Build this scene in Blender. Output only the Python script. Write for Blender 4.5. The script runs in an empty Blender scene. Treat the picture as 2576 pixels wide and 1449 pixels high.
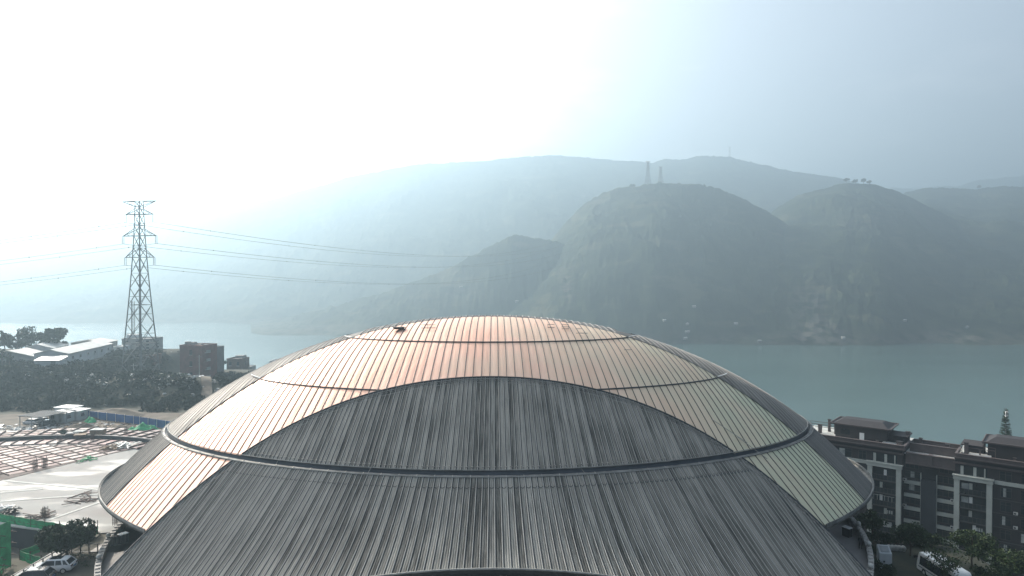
import bpy, math, random
import numpy as np
from mathutils import Vector, Matrix

S = bpy.context.scene
COL = S.collection
R = math.radians
random.seed(7)
RNG = np.random.default_rng(7)

# ------------------------------------------------------------------ camera, world, sun, exposure
CAM_Z = 35.0
F = 1717.0                      # focal length in reference units (2576 wide)
CX, CY = 1288.0, 724.5
PITCH = R(0.9)
cam_d = bpy.data.cameras.new('camera')
cam_d.sensor_width = 36.0
cam_d.lens = 24.0
cam_d.clip_start = 0.5
cam_d.clip_end = 20000
cam = bpy.data.objects.new('camera', cam_d)
COL.objects.link(cam)
cam.location = (0, 0, CAM_Z)
cam.rotation_euler = (R(90) - PITCH, 0, 0)
S.camera = cam

SUN_AZ, SUN_EL = R(-46), R(29)   # azimuth from +Y towards +X
world = bpy.data.worlds.new('World')
S.world = world
world.use_nodes = True
wn = world.node_tree
sky = wn.nodes.new('ShaderNodeTexSky')
sky.sky_type = 'NISHITA'
sky.sun_disc = False
sky.sun_elevation = SUN_EL
sky.sun_rotation = SUN_AZ
sky.altitude = 200
sky.air_density = 0.7
sky.dust_density = 8.0
sky.ozone_density = 0.3
bg = wn.nodes['Background']
bg.inputs['Strength'].default_value = 0.15
wtc = wn.nodes.new('ShaderNodeTexCoord')
wmp = wn.nodes.new('ShaderNodeMapping'); wmp.inputs['Scale'].default_value = (2.2, 2.2, 7.0); wmp.inputs['Rotation'].default_value = (0.0, 0.25, 0.4)
wnz = wn.nodes.new('ShaderNodeTexNoise'); wnz.inputs['Scale'].default_value = 1.6; wnz.inputs['Detail'].default_value = 8; wnz.inputs['Roughness'].default_value = 0.6
wrp = wn.nodes.new('ShaderNodeValToRGB')
wrp.color_ramp.elements[0].position = 0.50; wrp.color_ramp.elements[0].color = (1, 1, 1, 1)
wrp.color_ramp.elements[1].position = 0.72; wrp.color_ramp.elements[1].color = (1.4, 1.32, 1.26, 1)
wml = wn.nodes.new('ShaderNodeMix'); wml.data_type = 'RGBA'; wml.blend_type = 'MULTIPLY'; wml.inputs['Factor'].default_value = 1.0
wn.links.new(wtc.outputs['Generated'], wmp.inputs['Vector']); wn.links.new(wmp.outputs[0], wnz.inputs['Vector'])
wn.links.new(wnz.outputs[0], wrp.inputs[0]); whs = wn.nodes.new('ShaderNodeHueSaturation'); whs.inputs['Saturation'].default_value = 0.6
wn.links.new(sky.outputs[0], whs.inputs['Color']); wn.links.new(whs.outputs[0], wml.inputs['A']); wn.links.new(wrp.outputs[0], wml.inputs['B'])
wn.links.new(wml.outputs['Result'], bg.inputs['Color'])          # thin high cloud

sun_l = bpy.data.lights.new('sun', 'SUN')
sun_l.energy = 5.0
sun_l.angle = R(0.5)
sun_l.color = (1.0, 0.88, 0.74)
sun = bpy.data.objects.new('sun', sun_l)
COL.objects.link(sun)
sd = Vector((math.sin(SUN_AZ) * math.cos(SUN_EL), math.cos(SUN_AZ) * math.cos(SUN_EL), math.sin(SUN_EL)))
sun.rotation_euler = sd.to_track_quat('Z', 'Y').to_euler()
sun.location = (0, 0, 300)

S.view_settings.view_transform = 'Standard'
S.view_settings.look = 'None'
S.view_settings.exposure = 0.88
S.view_settings.gamma = 1.0
S.render.engine = 'CYCLES'
S.cycles.use_denoising = True
S.cycles.max_bounces = 6
S.cycles.diffuse_bounces = 2
S.cycles.glossy_bounces = 2
S.cycles.volume_bounces = 0
S.cycles.transparent_max_bounces = 8


def ray(px, py):
    """direction (per unit forward distance y) of a point of the picture"""
    a, b = (px - CX) / F, (CY - py) / F
    c, s = math.cos(PITCH), math.sin(PITCH)
    y, z = c + b * s, -s + b * c
    return a / y, z / y


def at_y(px, py, d):
    a, b = ray(px, py)
    return Vector((a * d, d, CAM_Z + b * d))


def at_z(px, py, z):
    a, b = ray(px, py)
    d = (z - CAM_Z) / b
    return Vector((a * d, d, z))


# ------------------------------------------------------------------ tagging, mesh builder
def tag(o, label=None, cat=None, group=None, kind=None):
    if label: o['label'] = label
    if cat: o['category'] = cat
    if group: o['group'] = group
    if kind: o['kind'] = kind
    return o


def empty(name, loc=(0, 0, 0), rz=0.0):
    o = bpy.data.objects.new(name, None)
    o.empty_display_size = 0.5
    o.location = loc
    o.rotation_euler = (0, 0, rz)
    COL.objects.link(o)
    return o


def children_of(o):
    return [c for c in bpy.data.objects if c.parent == o]


def copy_tree(o, parent=None):
    c = o.copy()
    COL.objects.link(c)
    if parent: c.parent = parent
    for ch in children_of(o):
        copy_tree(ch, c)
    return c


def mesh_np(name, verts, faces, mat, parent=None, uv=None, smooth=False):
    """verts (n,3), faces (m,k) numpy"""
    me = bpy.data.meshes.new(name)
    verts = np.asarray(verts, dtype=np.float32)
    faces = np.asarray(faces, dtype=np.int32)
    m, k = faces.shape
    me.vertices.add(len(verts))
    me.vertices.foreach_set('co', verts.ravel())
    me.loops.add(m * k)
    me.loops.foreach_set('vertex_index', faces.ravel())
    me.polygons.add(m)
    me.polygons.foreach_set('loop_start', np.arange(0, m * k, k, dtype=np.int32))
    me.polygons.foreach_set('loop_total', np.full(m, k, dtype=np.int32))
    if smooth:
        me.polygons.foreach_set('use_smooth', np.ones(m, dtype=bool))
    me.update()
    if uv is not None:
        l = me.uv_layers.new(name='UVMap')
        l.data.foreach_set('uv', np.asarray(uv, dtype=np.float32)[faces.ravel()].ravel())
    me.validate()
    if mat: me.materials.append(mat)
    o = bpy.data.objects.new(name, me)
    if parent: o.parent = parent
    COL.objects.link(o)
    return o


class MB:
    def __init__(self):
        self.v, self.f, self.mi = [], [], []

    def add(self, vs, fs, mi=0):
        b = len(self.v)
        self.v += [tuple(p) for p in vs]
        for f in fs:
            self.f.append(tuple(b + i for i in f))
            self.mi.append(mi)
        return self

    def hexa(self, p, mi=0):   # p: 4 bottom (ccw) + 4 top
        return self.add(p, [(3, 2, 1, 0), (4, 5, 6, 7), (0, 1, 5, 4), (1, 2, 6, 5), (2, 3, 7, 6), (3, 0, 4, 7)], mi)

    def box(self, x0, x1, y0, y1, z0, z1, M=None, mi=0):
        p = [Vector(q) for q in ((x0, y0, z0), (x1, y0, z0), (x1, y1, z0), (x0, y1, z0), (x0, y0, z1), (x1, y0, z1), (x1, y1, z1), (x0, y1, z1))]
        if M is not None: p = [M @ q for q in p]
        return self.hexa(p, mi)

    def bar(self, a, b, w, h=None, mi=0):
        a, b = Vector(a), Vector(b)
        h = h or w
        d = (b - a)
        if d.length < 1e-6: return self
        d.normalize()
        up = Vector((0, 0, 1)) if abs(d.z) < 0.95 else Vector((1, 0, 0))
        s = d.cross(up).normalized() * (w / 2)
        t = s.normalized().cross(d) * (h / 2)
        return self.hexa([a - s - t, a + s - t, b + s - t, b - s - t, a - s + t, a + s + t, b + s + t, b - s + t], mi)

    def tube(self, pts, r, n=6, closed=False, mi=0, cap=True):
        pts = [Vector(p) for p in pts]
        rs = r if isinstance(r, (list, tuple)) else [r] * len(pts)
        base = len(self.v)
        m = len(pts)
        for i, p in enumerate(pts):
            if closed:
                d = pts[(i + 1) % m] - pts[i - 1]
            else:
                d = pts[min(i + 1, m - 1)] - pts[max(i - 1, 0)]
            d.normalize()
            up = Vector((0, 0, 1)) if abs(d.z) < 0.95 else Vector((1, 0, 0))
            s = d.cross(up).normalized()
            t = s.cross(d)
            for k in range(n):
                a = 2 * math.pi * k / n
                self.v.append(tuple(p + (s * math.cos(a) + t * math.sin(a)) * rs[i]))
        for i in range(m if closed else m - 1):
            j = (i + 1) % m
            for k in range(n):
                k2 = (k + 1) % n
                self.f.append((base + i * n + k, base + i * n + k2, base + j * n + k2, base + j * n + k))
                self.mi.append(mi)
        if cap and not closed:
            self.f.append(tuple(base + k for k in range(n))[::-1]); self.mi.append(mi)
            self.f.append(tuple(base + (m - 1) * n + k for k in range(n))); self.mi.append(mi)
        return self

    def prism(self, poly, z0, z1, M=None, mi=0):
        n = len(poly)
        vs = [Vector((p[0], p[1], z0)) for p in poly] + [Vector((p[0], p[1], z1)) for p in poly]
        if M is not None: vs = [M @ q for q in vs]
        fs = [tuple(range(n))[::-1], tuple(range(n, 2 * n))] + [(i, (i + 1) % n, n + (i + 1) % n, n + i) for i in range(n)]
        return self.add(vs, fs, mi)

    def ball(self, c, r, nu=10, nv=7, sz=1.0, mi=0):
        c = Vector(c)
        vs = [c + Vector((0, 0, -r * sz))]
        for j in range(1, nv):
            t = math.pi * j / nv - math.pi / 2
            for i in range(nu):
                a = 2 * math.pi * i / nu
                vs.append(c + Vector((r * math.cos(t) * math.cos(a), r * math.cos(t) * math.sin(a), r * sz * math.sin(t))))
        vs.append(c + Vector((0, 0, r * sz)))
        fs = [(0, 1 + (i + 1) % nu, 1 + i) for i in range(nu)]
        for j in range(nv - 2):
            for i in range(nu):
                a = 1 + j * nu + i
                b = 1 + j * nu + (i + 1) % nu
                fs.append((a, b, b + nu, a + nu))
        L = len(vs) - 1
        fs += [(L, 1 + (nv - 2) * nu + i, 1 + (nv - 2) * nu + (i + 1) % nu) for i in range(nu)]
        return self.add(vs, fs, mi)

    def build(self, name, mat, parent=None, smooth=False, bevel=0.0):
        me = bpy.data.meshes.new(name)
        me.from_pydata(self.v, [], self.f)
        mats = mat if isinstance(mat, (list, tuple)) else [mat]
        for m in mats: me.materials.append(m)
        if len(mats) > 1:
            me.polygons.foreach_set('material_index', self.mi)
        if smooth:
            me.polygons.foreach_set('use_smooth', [True] * len(me.polygons))
        me.update()
        o = bpy.data.objects.new(name, me)
        if parent: o.parent = parent
        COL.objects.link(o)
        if bevel:
            b = o.modifiers.new('bevel', 'BEVEL')
            b.width = bevel
            b.segments = 2
            b.limit_method = 'ANGLE'
        return o


# ------------------------------------------------------------------ materials
def mat(name, base, rough=0.7, metal=0.0, vary=0.25, scale=1.0, bump=0.0, spec=0.5, detail=6.0, stretch=(1, 1, 1), second=None, bscale=None):
    m = bpy.data.materials.new(name)
    m.use_nodes = True
    nt = m.node_tree
    p = nt.nodes['Principled BSDF']
    p.inputs['Roughness'].default_value = rough
    p.inputs['Metallic'].default_value = metal
    p.inputs['Specular IOR Level'].default_value = spec
    tc = nt.nodes.new('ShaderNodeTexCoord')
    mp = nt.nodes.new('ShaderNodeMapping')
    mp.inputs['Scale'].default_value = stretch
    nt.links.new(tc.outputs['Object'], mp.inputs['Vector'])
    nz = nt.nodes.new('ShaderNodeTexNoise')
    nz.inputs['Scale'].default_value = scale
    nz.inputs['Detail'].default_value = detail
    nz.inputs['Roughness'].default_value = 0.62
    nt.links.new(mp.outputs[0], nz.inputs['Vector'])
    rp = nt.nodes.new('ShaderNodeValToRGB')
    c0 = tuple(max(0, c * (1 - vary)) for c in base) + (1,)
    c1 = tuple(min(1, c * (1 + vary)) for c in (second or base)) + (1,)
    rp.color_ramp.elements[0].position = 0.32
    rp.color_ramp.elements[1].position = 0.68
    rp.color_ramp.elements[0].color = c0
    rp.color_ramp.elements[1].color = c1
    nt.links.new(nz.outputs[0], rp.inputs[0])
    nt.links.new(rp.outputs[0], p.inputs['Base Color'])
    if bump:
        n2 = nt.nodes.new('ShaderNodeTexNoise')
        n2.inputs['Scale'].default_value = bscale or scale * 6
        n2.inputs['Detail'].default_value = 4
        nt.links.new(mp.outputs[0], n2.inputs['Vector'])
        b = nt.nodes.new('ShaderNodeBump')
        b.inputs['Strength'].default_value = bump
        nt.links.new(n2.outputs[0], b.inputs['Height'])
        nt.links.new(b.outputs[0], p.inputs['Normal'])
    return m


M = {}
M['concrete'] = mat('concrete', (0.36, 0.36, 0.35), 0.8, vary=0.25, scale=0.4, bump=0.15)
M['pale_concrete'] = mat('pale_concrete', (0.46, 0.47, 0.45), 0.8, vary=0.2, scale=0.5)
M['stone'] = mat('stone', (0.34, 0.33, 0.31), 0.85, vary=0.35, scale=1.2, bump=0.3)
M['dark_steel'] = mat('dark_steel', (0.05, 0.052, 0.055), 0.5, 0.4, vary=0.3, scale=2)
M['canopy'] = mat('canopy_sheet', (0.07, 0.075, 0.08), 0.8, vary=0.2, scale=0.5, spec=0.15)
M['tower_steel'] = mat('tower_steel', (0.10, 0.11, 0.115), 0.6, 0.3, vary=0.25, scale=0.6)
M['steel'] = mat('steel', (0.22, 0.24, 0.25), 0.5, 0.5, vary=0.25, scale=0.6)
M['pale_metal'] = mat('pale_metal', (0.55, 0.56, 0.55), 0.45, 0.3, vary=0.2, scale=0.8)
M['white'] = mat('white_paint', (0.72, 0.73, 0.72), 0.5, vary=0.1, scale=0.8)
M['black'] = mat('black_paint', (0.02, 0.021, 0.023), 0.5, vary=0.2, scale=1)
M['glass'] = mat('dark_glass', (0.018, 0.024, 0.028), 0.08, vary=0.4, scale=0.3, spec=0.6)
M['rubber'] = mat('rubber', (0.015, 0.015, 0.016), 0.8, vary=0.2, scale=3)
M['bark'] = mat('bark', (0.07, 0.055, 0.042), 0.9, vary=0.4, scale=3, bump=0.4)
M['leaf'] = mat('leaf_green', (0.020, 0.038, 0.014), 0.7, vary=0.5, scale=0.9, second=(0.040, 0.064, 0.024), spec=0.2)
M['leaf_dark'] = mat('leaf_dark', (0.018, 0.036, 0.015), 0.7, vary=0.5, scale=0.7, second=(0.028, 0.048, 0.02), spec=0.2)
M['green_net'] = mat('green_net', (0.02, 0.26, 0.11), 0.75, vary=0.3, scale=0.8, second=(0.03, 0.34, 0.14))
M['blue_sheet'] = mat('blue_sheet', (0.03, 0.10, 0.26), 0.55, vary=0.2, scale=0.4)
M['earth'] = mat('earth', (0.09, 0.073, 0.056), 0.95, vary=0.35, scale=0.25, bump=0.4, second=(0.125, 0.103, 0.078))
M['timber'] = mat('timber', (0.22, 0.16, 0.11), 0.85, vary=0.4, scale=1.5)
M['rust'] = mat('rust', (0.075, 0.05, 0.042), 0.85, vary=0.4, scale=1.2)
M['brick'] = mat('brick_red', (0.15, 0.07, 0.062), 0.85, vary=0.3, scale=0.5)
M['grey_render'] = mat('grey_render', (0.25, 0.26, 0.26), 0.85, vary=0.25, scale=0.4)
M['grey_block_wall'] = mat('grey_block_wall', (0.11, 0.11, 0.112), 0.85, vary=0.25, scale=0.4)
M['shed_wall'] = mat('shed_wall', (0.42, 0.46, 0.48), 0.6, vary=0.18, scale=0.3, stretch=(1, 1, 0.2))
M['shed_roof'] = mat('shed_roof', (0.52, 0.52, 0.49), 0.5, vary=0.2, scale=0.3)


def uv_streak_mat(name, c_lo, c_hi, rough, metal, spec=0.5, pitch=0.55, streak=(5.5, 0.22), tint=None, patch=0.5, rough_var=0.1, cell=0.35, cap=None, seam_shade=None, sky_tint=None):
    """weathered sheet metal: streaks run along the ribs (u), a random tone per sheet, broad blotches"""
    m = bpy.data.materials.new(name)
    m.use_nodes = True
    nt = m.node_tree
    L = nt.links.new
    p = nt.nodes['Principled BSDF']
    p.inputs['Metallic'].default_value = metal
    p.inputs['Specular IOR Level'].default_value = spec
    uv = nt.nodes.new('ShaderNodeUVMap')
    mp = nt.nodes.new('ShaderNodeMapping')
    mp.inputs['Scale'].default_value = (streak[0], streak[1], 1)
    L(uv.outputs[0], mp.inputs['Vector'])
    n1 = nt.nodes.new('ShaderNodeTexNoise')
    n1.inputs['Scale'].default_value = 1.0
    n1.inputs['Detail'].default_value = 8
    n1.inputs['Roughness'].default_value = 0.68
    L(mp.outputs[0], n1.inputs['Vector'])
    n2 = nt.nodes.new('ShaderNodeTexNoise')
    n2.inputs['Scale'].default_value = 0.17 if cap else 0.14
    n2.inputs['Detail'].default_value = 5
    L(uv.outputs[0], n2.inputs['Vector'])
    sx = nt.nodes.new('ShaderNodeSeparateXYZ')
    L(uv.outputs[0], sx.inputs[0])
    dv = nt.nodes.new('ShaderNodeMath'); dv.operation = 'DIVIDE'; dv.inputs[1].default_value = pitch
    L(sx.outputs[0], dv.inputs[0])
    fl = nt.nodes.new('ShaderNodeMath'); fl.operation = 'FLOOR'
    L(dv.outputs[0], fl.inputs[0])
    wn_ = nt.nodes.new('ShaderNodeTexWhiteNoise'); wn_.noise_dimensions = '1D'
    L(fl.outputs[0], wn_.inputs['W'])

    def mul_add(a, k, b):
        q = nt.nodes.new('ShaderNodeMath'); q.operation = 'MULTIPLY_ADD'
        L(a, q.inputs[0]); q.inputs[1].default_value = k
        if isinstance(b, float): q.inputs[2].default_value = b
        else: L(b, q.inputs[2])
        return q.outputs[0]
    s = mul_add(n1.outputs[0], 1.0, -(patch + cell) / 2)
    s = mul_add(n2.outputs[0], patch, s)
    s = mul_add(wn_.outputs['Value'], cell, s)
    rp = nt.nodes.new('ShaderNodeValToRGB')
    rp.color_ramp.elements[0].position = 0.30 if cap else 0.28
    rp.color_ramp.elements[1].position = 0.66 if cap else 0.75
    rp.color_ramp.elements[0].color = c_lo + (1,)
    rp.color_ramp.elements[1].color = c_hi + (1,)
    L(s, rp.inputs[0])
    col = rp.outputs[0]
    if cap:
        fr = nt.nodes.new('ShaderNodeMath'); fr.operation = 'FRACT'
        L(dv.outputs[0], fr.inputs[0])
        cr = nt.nodes.new('ShaderNodeValToRGB'); cr.color_ramp.interpolation = 'CONSTANT'
        for _ in range(2): cr.color_ramp.elements.new(.5)
        for e, (q_, c_) in zip(cr.color_ramp.elements, ((0, cap[1]), (.145, .0), (.145 + .001, .0), (.999, 0))): e.position = q_; e.color = (c_,) * 3 + (1,)
        mc = nt.nodes.new('ShaderNodeMix'); mc.data_type = 'RGBA'
        L(cr.outputs[0], mc.inputs['Factor']); L(col, mc.inputs['A']); mc.inputs['B'].default_value = cap[0] + (1,)
        gr = nt.nodes.new('ShaderNodeValToRGB'); gr.color_ramp.interpolation = 'CONSTANT'  # dark bands beside each raised cap: its shade painted into the sheet colour
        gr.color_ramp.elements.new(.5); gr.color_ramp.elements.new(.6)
        for e, (q_, c_) in zip(gr.color_ramp.elements, ((0, 0), (.145, seam_shade[1]), (.29, 0), (.9, seam_shade[1] * .4))): e.position = q_; e.color = (c_,) * 3 + (1,)
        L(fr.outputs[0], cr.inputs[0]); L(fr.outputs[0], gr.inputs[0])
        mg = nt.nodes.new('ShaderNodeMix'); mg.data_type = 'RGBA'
        L(gr.outputs[0], mg.inputs['Factor']); L(mc.outputs['Result'], mg.inputs['A']); mg.inputs['B'].default_value = seam_shade[0] + (1,)
        col = mg.outputs['Result']
    if sky_tint:  # greener towards the right: reflected sky painted into the base colour, broken by noise
        ps = mul_add(sx.outputs[0], sky_tint[1], sky_tint[2])
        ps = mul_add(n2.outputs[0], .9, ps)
        pr = nt.nodes.new('ShaderNodeMapRange'); pr.inputs['From Min'].default_value = .45; pr.inputs['From Max'].default_value = 1.25; pr.inputs['To Max'].default_value = sky_tint[3]
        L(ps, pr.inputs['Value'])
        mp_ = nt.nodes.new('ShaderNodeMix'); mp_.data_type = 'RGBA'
        L(pr.outputs[0], mp_.inputs['Factor']); L(col, mp_.inputs['A']); mp_.inputs['B'].default_value = sky_tint[0] + (1,)
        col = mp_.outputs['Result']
    L(col, p.inputs['Base Color'])
    bm_ = nt.nodes.new('ShaderNodeMapping'); bm_.inputs['Scale'].default_value = (1.1, .35, 1)
    L(uv.outputs[0], bm_.inputs['Vector'])
    bn = nt.nodes.new('ShaderNodeTexNoise'); bn.inputs['Scale'].default_value = 1.0; bn.inputs['Detail'].default_value = 4
    L(bm_.outputs[0], bn.inputs['Vector'])
    bb = nt.nodes.new('ShaderNodeBump'); bb.inputs['Strength'].default_value = .5; bb.inputs['Distance'].default_value = .12
    L(bn.outputs[0], bb.inputs['Height']); L(bb.outputs[0], p.inputs['Normal'])
    q = mul_add(s, -rough_var, rough + rough_var / 2)
    L(q, p.inputs['Roughness'])
    return m


M['grey_sheet'] = uv_streak_mat('weathered_grey_sheet', (0.052, 0.052, 0.047), (0.335, 0.326, 0.294), 0.82, 0.05, 0.2, streak=(7.0, 0.28), patch=0.35, cell=0.24, cap=((0.36, 0.365, 0.355), .75), seam_shade=((0.012, 0.013, 0.013), .85))
M['back_sheet'] = uv_streak_mat('brown_grey_sheet', (0.06, 0.059, 0.056), (0.135, 0.133, 0.123), 0.6, 0.3, 0.5, pitch=1.10, patch=0.3, cap=((0.25, 0.247, 0.235), .85), seam_shade=((0.02, 0.02, 0.02), .9))
M['copper_sheet'] = uv_streak_mat('copper_toned_sheet', (0.86, 0.52, 0.385), (1.0, 0.645, 0.495), 0.50, 0.32, 0.5, pitch=1.07, streak=(1.2, 0.12), patch=0.6, rough_var=0.08, cell=0.24, sky_tint=((0.46, 0.52, 0.37), .017, .1, .9))
M['seam'] = mat('seam_cap_brown', (0.07, 0.06, 0.055), 0.6, 0.3, vary=0.3, scale=0.8)
M['gutter'] = mat('gutter_lining', (0.035, 0.045, 0.06), 0.35, 0.1, vary=0.35, scale=0.5)
M['back_plain'] = mat('back_plain_sheet', (0.085, 0.084, 0.078), 0.65, 0.2, vary=0.2, scale=0.5)
M['flashing'] = mat('flashing_metal', (0.13, 0.133, 0.13), 0.6, 0.3, vary=0.5, scale=0.7)
M['rail'] = mat('rail_metal', (0.27, 0.27, 0.255), 0.55, 0.3, vary=0.3, scale=1.0)

# ------------------------------------------------------------------ the domed hall
HALL = empty('sports_hall', (-3.21, 105.61, 0.0), R(1.113))
tag(HALL, 'huge domed sports hall roof of grey ribbed sheets crossed by a copper band', 'sports hall')
ZT = 29.0
L1, L2, L3, LS, LE, LM, UE = 26.0, 20.69, 13.53, 12.99, 6.06, 13.22, 41.2


def dome_z(x, u):
    return ZT - (0.005678 * x * x + 4.94e-7 * x ** 4 + 0.021163 * u * u - 4.87e-6 * u ** 4)


def uf(x): return 18.76 + 0.003729 * x * x + 1.4755e-6 * x ** 4
def ub(x): return 2.09 + 0.007008 * x * x


def ring_pt(L, phi):
    lo, hi = 0.0, 90.0
    sn, cs = math.sin(phi), math.cos(phi)
    for _ in range(40):
        mid = (lo + hi) / 2
        if dome_z(mid * sn, mid * cs) > L: lo = mid
        else: hi = mid
    return lo * sn, lo * cs


def P3(x, u, dz=0.0):
    return Vector((x, -u, dome_z(x, u) + dz))


def fan_x(X, u, k, rho0):
    return X * (1 + k * (np.sqrt(u * u + 25.0) - rho0))


def runs_of(X, k, rho0, cond):
    us = np.arange(-46, 46, 0.06)

    def ok(u):
        x = fan_x(X, u, k, rho0)
        return cond(x, u, dome_z(x, u))
    m = ok(us)
    out = []
    i = 0
    n = len(us)
    idx = np.flatnonzero(m)
    if len(idx) == 0: return out
    cuts = np.flatnonzero(np.diff(idx) > 1)
    st = [idx[0]] + [idx[c + 1] for c in cuts]
    en = [idx[c] for c in cuts] + [idx[-1]]
    for a, b in zip(st, en):
        ua, ub_ = us[a], us[b]
        if a > 0:
            lo, hi = us[a - 1], us[a]
            for _ in range(8):
                mid = (lo + hi) / 2
                if ok(mid): hi = mid
                else: lo = mid
            ua = hi
        if b < n - 1:
            lo, hi = us[b], us[b + 1]
            for _ in range(8):
                mid = (lo + hi) / 2
                if ok(mid): lo = mid
                else: hi = mid
            ub_ = lo
        out.append((ua, ub_))
    return out


def strips(name, m, X0, X1, dX, k, rho0, cond, profile, off, nu, wrap=True, minlen=0.0, jitter=0.0):
    """profile: list of (fraction of the strip, height)"""
    cols, uvs, faces = [], [], []
    base = 0
    V, UV = [], []
    n = int(round((X1 - X0) / dX))
    for i in range(n):
        jz = random.uniform(-jitter, jitter)
        prev = []
        prof = profile + ([(1.0, profile[0][1])] if wrap else [])
        for (fr, h) in prof:
            X = X0 + (i + fr) * dX
            rr = runs_of(X, k, rho0, cond)
            cur = []
            for (ua, ub_) in rr:
                if ub_ - ua < minlen: continue
                u = np.linspace(ua, ub_, nu)
                x = fan_x(X, u, k, rho0)
                z = dome_z(x, u) + off + h + jz
                V.append(np.stack([x, -u, z], 1))
                UV.append(np.stack([np.full(nu, X), u + 50], 1))
                cur.append((base, ua, ub_))
                base += nu
            if prev:
                for q in cur:
                    best = [p for p in prev if min(p[2], q[2]) - max(p[1], q[1]) > -0.8]
                    if best:
                        a, b = best[0][0], q[0]
                        j = np.arange(nu - 1)
                        faces.append(np.stack([a + j, b + j, b + j + 1, a + j + 1], 1)[:, ::-1])
            prev = cur
    if not faces: return None
    return mesh_np(name, np.concatenate(V), np.concatenate(faces), m, HALL, np.concatenate(UV))


GREY_PROF = [(0.0, 0.0), (0.02, 0.085), (0.12, 0.085), (0.15, 0.0), (0.40, 0.0), (0.44, 0.035), (0.51, 0.035), (0.55, 0.0), (0.72, 0.0), (0.76, 0.03), (0.82, 0.03), (0.86, 0.0)]
PINK_PROF = [(0.0, 0.0), (0.3, 0.025), (0.7, 0.025)]
CAP_PROF = [(0.0, 0.0), (0.001, 0.08), (0.085, 0.08), (0.086, 0.0)]
band = lambda x, u: (u > ub(x)) & (u < uf(x))
REG = [
    ('copper_crown', lambda x, u, z: band(x, u) & (z > L1), 22, 1.07, 0.010, 18, 0.12),
    ('copper_upper_tier', lambda x, u, z: band(x, u) & (z < L1) & (z > L2), 46, 1.07, 0.010, 18, 0.06),
    ('copper_lower_tier', lambda x, u, z: band(x, u) & (z < L2) & (z > L3), 56, 1.07, 0.010, 18, 0.0),
    ('copper_skirt', lambda x, u, z: band(x, u) & (z < LS) & (z > LE), 62, 1.40, 0.020, 22, 0.0),
]
for nm, cond, hw, dx, k, r0, off in REG:
    n = round(hw / dx)
    for (a, b) in (((-n, n),) if nm in ('copper_crown', 'copper_upper_tier') else ((-n, 0), (0, n))):
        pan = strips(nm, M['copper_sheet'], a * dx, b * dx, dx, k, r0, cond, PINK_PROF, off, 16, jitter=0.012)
        cap = strips('seam_cap', M['seam'], a * dx - 0.045, b * dx, dx, k, r0, cond, CAP_PROF, off, 16, wrap=False, minlen=0.3)
        if cap: cap.parent = pan
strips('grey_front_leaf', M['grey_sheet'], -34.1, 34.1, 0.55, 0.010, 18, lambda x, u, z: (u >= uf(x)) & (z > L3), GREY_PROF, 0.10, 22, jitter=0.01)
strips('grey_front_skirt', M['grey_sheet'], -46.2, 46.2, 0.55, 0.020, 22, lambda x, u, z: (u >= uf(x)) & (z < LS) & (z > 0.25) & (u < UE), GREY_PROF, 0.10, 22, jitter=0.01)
BACK_PROF = [(0.0, 0.0), (0.02, 0.055), (0.14, 0.055), (0.16, 0.0), (0.5, 0.0), (0.53, 0.02), (0.6, 0.02), (0.63, 0.0)]
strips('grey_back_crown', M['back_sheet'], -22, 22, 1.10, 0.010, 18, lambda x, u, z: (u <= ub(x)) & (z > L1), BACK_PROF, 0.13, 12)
for (ua_, ub__) in ((-60, 0), (0, 60)):
    for (xa, xb) in ((-55, 0), (0, 55)):
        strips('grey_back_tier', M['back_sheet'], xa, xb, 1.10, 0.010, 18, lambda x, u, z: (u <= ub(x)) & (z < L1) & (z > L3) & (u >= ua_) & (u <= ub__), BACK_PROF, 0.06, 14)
for (ua_, ub__) in ((-60, 0), (0, 60)):
    for (xa, xb) in ((-66, 0), (0, 66)):
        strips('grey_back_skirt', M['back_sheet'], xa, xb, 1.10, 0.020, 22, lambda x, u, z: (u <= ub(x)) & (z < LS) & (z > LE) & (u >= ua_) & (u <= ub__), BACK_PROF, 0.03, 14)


def ring_curve(L, a0, a1, n, dz=0.0, grow=0.0):
    out = []
    for i in range(n + 1):
        ph = a0 + (a1 - a0) * i / n
        x, u = ring_pt(L, ph)
        r = math.hypot(x, u)
        x, u = x * (1 + grow / r), u * (1 + grow / r)
        out.append(Vector((x, -u, L + dz)))
    return out


def ribbon(curves, name, m, parent=HALL, closed=True):
    n = len(curves[0])
    V = np.array([[tuple(p) for p in c] for c in curves]).reshape(-1, 3)
    f = []
    for a in range(len(curves) - 1):
        for i in range(n - 1):
            f.append((a * n + i, a * n + i + 1, (a + 1) * n + i + 1, (a + 1) * n + i))
    return mesh_np(name, V, f, m, parent)


TAU = 2 * math.pi
NR = 200
gut = ribbon([ring_curve(L3, 0, TAU, NR, 0.05), ring_curve(L3, 0, TAU, NR, -0.62, 0.02), ring_curve(LM, 0, TAU, NR, -0.5, -0.03), ring_curve(LM, 0, TAU, NR, 0.0, 0.0)], 'gutter', M['gutter'])
fl = ribbon([ring_curve(LM, 0, TAU, NR, -0.02, -0.03), ring_curve(LM, 0, TAU, NR, 0.03, 0.05), ring_curve(LS, 0, TAU, NR, 0.12, 0.0), ring_curve(LS, 0, TAU, NR, -0.1, 0.06)], 'gutter_flashing', M['flashing'])
mb = MB()
mb.tube(ring_curve(LS, 0, TAU, NR, 0.14, 0.06)[:-1], 0.06, 5, True)
for i in range(0, NR, 2):
    a = TAU * i / NR
    x, u = ring_pt(LS, a); r = math.hypot(x, u)
    mb.bar(Vector((x * (1 - .2 / r), -u * (1 - .2 / r), LM + 0.06)), Vector((x * (1 + .05 / r), -u * (1 + .05 / r), LS + 0.16)), 0.06, 0.05)
mb.build('gutter_rail', M['rail'], HALL)
mb = MB()
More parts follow.
